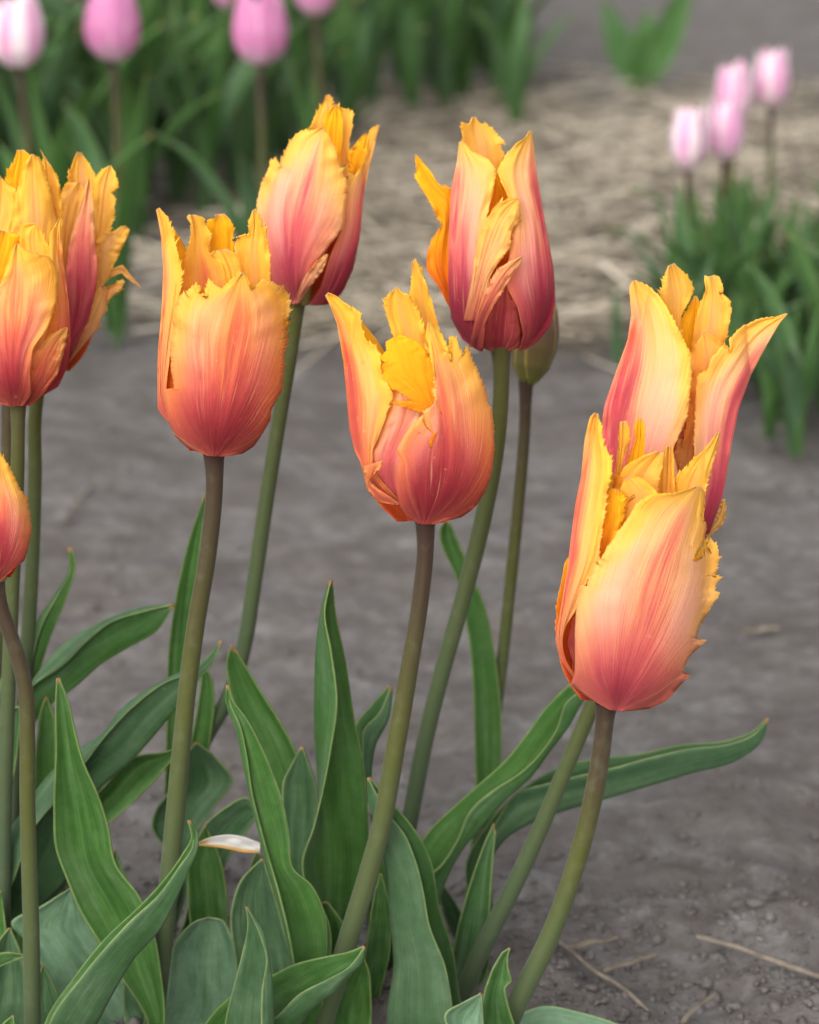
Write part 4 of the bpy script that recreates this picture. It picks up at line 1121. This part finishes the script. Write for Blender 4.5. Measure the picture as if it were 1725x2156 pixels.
# ------------------------------------------------------------------ straw, clods, stalks
def straw_mat():
    V = []; F = []; K_ = []
    def one(c, a, L, w, tilt, z):
        d = np.array([math.cos(a) * math.cos(tilt), math.sin(a) * math.cos(tilt), math.sin(tilt)]); s_ = np.array([-math.sin(a), math.cos(a), 0]); u_ = np.cross(d, s_)
        b0 = len(V)
        bend = rnd.uniform(-.06, .06) * L; kk = (rnd.random(), 0, 0)
        for t in (-.5, 0.0, .5):
            q = np.array([c.x, c.y, z]) + d * L * t + s_ * (bend if t == 0 else 0)
            V.extend([q + s_ * w, q + u_ * w * .6, q - s_ * w, q - u_ * w * .6]); K_.extend([kk] * 4)
        for k in range(2):
            for j in range(4):
                F.append([b0 + k * 4 + j, b0 + k * 4 + (j + 1) % 4, b0 + k * 4 + 4 + (j + 1) % 4, b0 + k * 4 + 4 + j])
    cnt = 0
    while cnt < 6400:
        x = rnd.uniform(150, 1900); y = 150 + 620 * rnd.random() ** 0.9
        # density: thick between the beds, thin on the path
        dn = np.interp(y, [150, 200, 300, 560, 660, 700, 770], [.05, .45, 1, 1, .6, .12, .0]) * np.interp(x, [150, 450, 760, 1500, 1900], [.06, .14, 1, 1, .8])
        if y < 260 and x > 1250: dn *= .6
        pz = vnoise2(np.array([x / 70.0]), np.array([y / 40.0]), 77)[0]
        dn *= .6 + .6 * pz
        if rnd.random() > dn: continue
        p = G(x, y); cnt += 1
        a = rnd.gauss(0.1, .9)
        one(p, a, rnd.uniform(.05, .26), rnd.uniform(.0008, .0022), rnd.gauss(0, .12), float(ground_height(np.array(p.x), np.array(p.y))) + rnd.uniform(.001, .024))
    o = add('straw', mesh_from('straw', V, F, dict(ptn=K_), False), M['straw'])
    o['kind'] = 'stuff'; o['label'] = 'pale straw mulch lying between the beds'; o['category'] = 'straw'
straw_mat()

def clods():
    bm_v = []; bm_f = []
    t = (1 + 5 ** .5) / 2
    iv = np.array([(-1, t, 0), (1, t, 0), (-1, -t, 0), (1, -t, 0), (0, -1, t), (0, 1, t), (0, -1, -t), (0, 1, -t), (t, 0, -1), (t, 0, 1), (-t, 0, -1), (-t, 0, 1)]) / 1.9
    fc = [(0,11,5),(0,5,1),(0,1,7),(0,7,10),(0,10,11),(1,5,9),(5,11,4),(11,10,2),(10,7,6),(7,1,8),(3,9,4),(3,4,2),(3,2,6),(3,6,8),(3,8,9),(4,9,5),(2,4,11),(6,2,10),(8,6,7),(9,8,1)]
    for i in range(11000):
        if i < 6500:
            x = rnd.uniform(-100, 1850); y = rnd.uniform(1840, 2330); s_ = rnd.lognormvariate(-7.0, .6)
        else:
            x = rnd.uniform(-100, 1850); y = rnd.uniform(600, 1850); s_ = rnd.lognormvariate(-7.0, .55)
        s_ = min(s_, .0042)
        p = G(x, y); z = float(ground_height(np.array(p.x), np.array(p.y)))
        b0 = len(bm_v)
        v = iv * np.array([rnd.uniform(.7, 1.4), rnd.uniform(.7, 1.4), rnd.uniform(.5, .9)]) * s_ * (1 + RS.uniform(-.4, .4, (12, 1)))
        bm_v.extend(v + np.array([p.x, p.y, z + s_ * .2]))
        bm_f.extend([[a + b0 for a in f_] for f_ in fc])
    o = add('soil_clods', mesh_from('soil_clods', bm_v, bm_f, None, True), M['clod'])
    o['kind'] = 'stuff'; o['label'] = 'crumbs and small clods of grey soil'; o['category'] = 'soil'
clods()

def stalk(p0, p1, w, lab, seed, z=.004, nm='dry_stalk', cat='stalk'):
    a, b_ = G(*p0), G(*p1)
    n, ns = 14, 7
    f = np.linspace(0, 1, n)
    d = (b_ - a); side = Vector((-d.y, d.x, 0)).normalized()
    C = np.array([a + d * t for t in f]) + np.array(side)[None] * (vnoise(f * 3, seed) * d.length * .02)[:, None]
    C[:, 2] = ground_height(C[:, 0], C[:, 1]).max() * .5 + z + vnoise(f * 4, seed + 1) * .001
    r = w * (0.85 + .25 * vnoise(f * 6 + 2, seed + 2)); r[0] *= .5; r[-1] *= .5
    an = np.linspace(0, 2 * np.pi, ns, endpoint=False)
    V = C[:, None] + r[:, None, None] * (np.cos(an)[None, :, None] * np.array(side)[None, None] + np.sin(an)[None, :, None] * np.array([0, 0, .7]))
    i = np.arange(n - 1)[:, None] * ns; k = np.arange(ns)[None]; k2 = (k + 1) % ns
    F = np.stack([i + k, i + k2, i + ns + k2, i + ns + k], -1).reshape(-1, 4)
    V = V.reshape(-1, 3)
    o = thing_mesh(nm, V, F, lab, cat)
    return o
def thing_mesh(nm, V, F, lab, cat, mat='twig'):
    c = V.mean(0)
    o = add(nm, mesh_from(nm, V - c, F), M[mat]); o.location = c
    o['label'] = lab; o['category'] = cat
    return o
ZB = lambda x, y: (1035 + .4 * x, 1863 + .4 * y)
stalk(ZB(300, 335), ZB(820, 735), .0015, 'thin dark dry stalk slanting down beside the right stem', 4)
stalk(ZB(385, 375), ZB(665, 310), .0023, 'short pale straw piece near the right stem, upper one', 5)
stalk(ZB(585, 445), ZB(865, 370), .0023, 'short pale broken straw piece right of the other short one', 6)
stalk(ZB(1085, 318), ZB(1780, 545), .0024, 'long grey dry stalk at the lower right edge', 7)
stalk(ZB(1000, 760), ZB(1185, 598), .0015, 'thin pale straw at the bottom edge, right of the large leaf', 8)
stalk((130, 1112), (190, 1040), .0022, 'short pale straw on the path left of the upright orange tulip', 9)
stalk((1565, 1338), (1640, 1336), .0030, 'short pale straw on the path right of the large peach tulip', 10)

def insect(x, y, Y, L, ang, lab):
    """ant-like body: three swellings, six legs, feelers"""
    px_ = P(x, y, Y); V = []; F = []
    ca, sa = math.cos(ang), math.sin(ang)
    def tp(a, b, c): return np.array([px_[0] + (a * ca - b * sa), px_[1] + c, px_[2] + (a * sa + b * ca)])
    prof = [(-.5, .0), (-.42, .10), (-.28, .15), (-.12, .11), (-.06, .03), (0, .07), (.1, .08), (.18, .03), (.24, .08), (.34, .09), (.42, .0)]
    ns = 8
    for h, r in prof:
        for k in range(ns):
            a = 2 * math.pi * k / ns
            V.append(tp(h * L, r * L * math.cos(a), r * L * math.sin(a)))
    for i in range(len(prof) - 1):
        for k in range(ns): F.append([i * ns + k, i * ns + (k + 1) % ns, (i + 1) * ns + (k + 1) % ns, (i + 1) * ns + k])
    def leg(p, q, w):
        b0 = len(V)
        for c in (p, q):
            V.extend([tp(c[0], c[1] - w, c[2] - w), tp(c[0], c[1] + w, c[2] - w), tp(c[0], c[1] + w, c[2] + w), tp(c[0], c[1] - w, c[2] + w)])
        for j in range(4): F.append([b0 + j, b0 + (j + 1) % 4, b0 + 4 + (j + 1) % 4, b0 + 4 + j])
    for sg in (-1, 1):
        for k, h in enumerate((-.02, .06, .13)):
            leg((h * L, 0, 0), ((h + (k - 1) * .15) * L, sg * .22 * L, .05 * L), .012 * L)
            leg(((h + (k - 1) * .15) * L, sg * .22 * L, .05 * L), ((h + (k - 1) * .3) * L, sg * .3 * L, .2 * L), .010 * L)
        leg((.38 * L, 0, 0), (.58 * L, sg * .12 * L, 0), .010 * L)
    return thing_mesh('insect', np.array(V), F, lab, 'insect', 'bug')
insect(1128, 2066, YF - .002, .0052, 1.2, 'tiny black insect on the right side of the nearest right stem')
insect(497, 503, YA + .004, .0034, .4, 'tiny black insect among the fringes of the upright orange tulip')
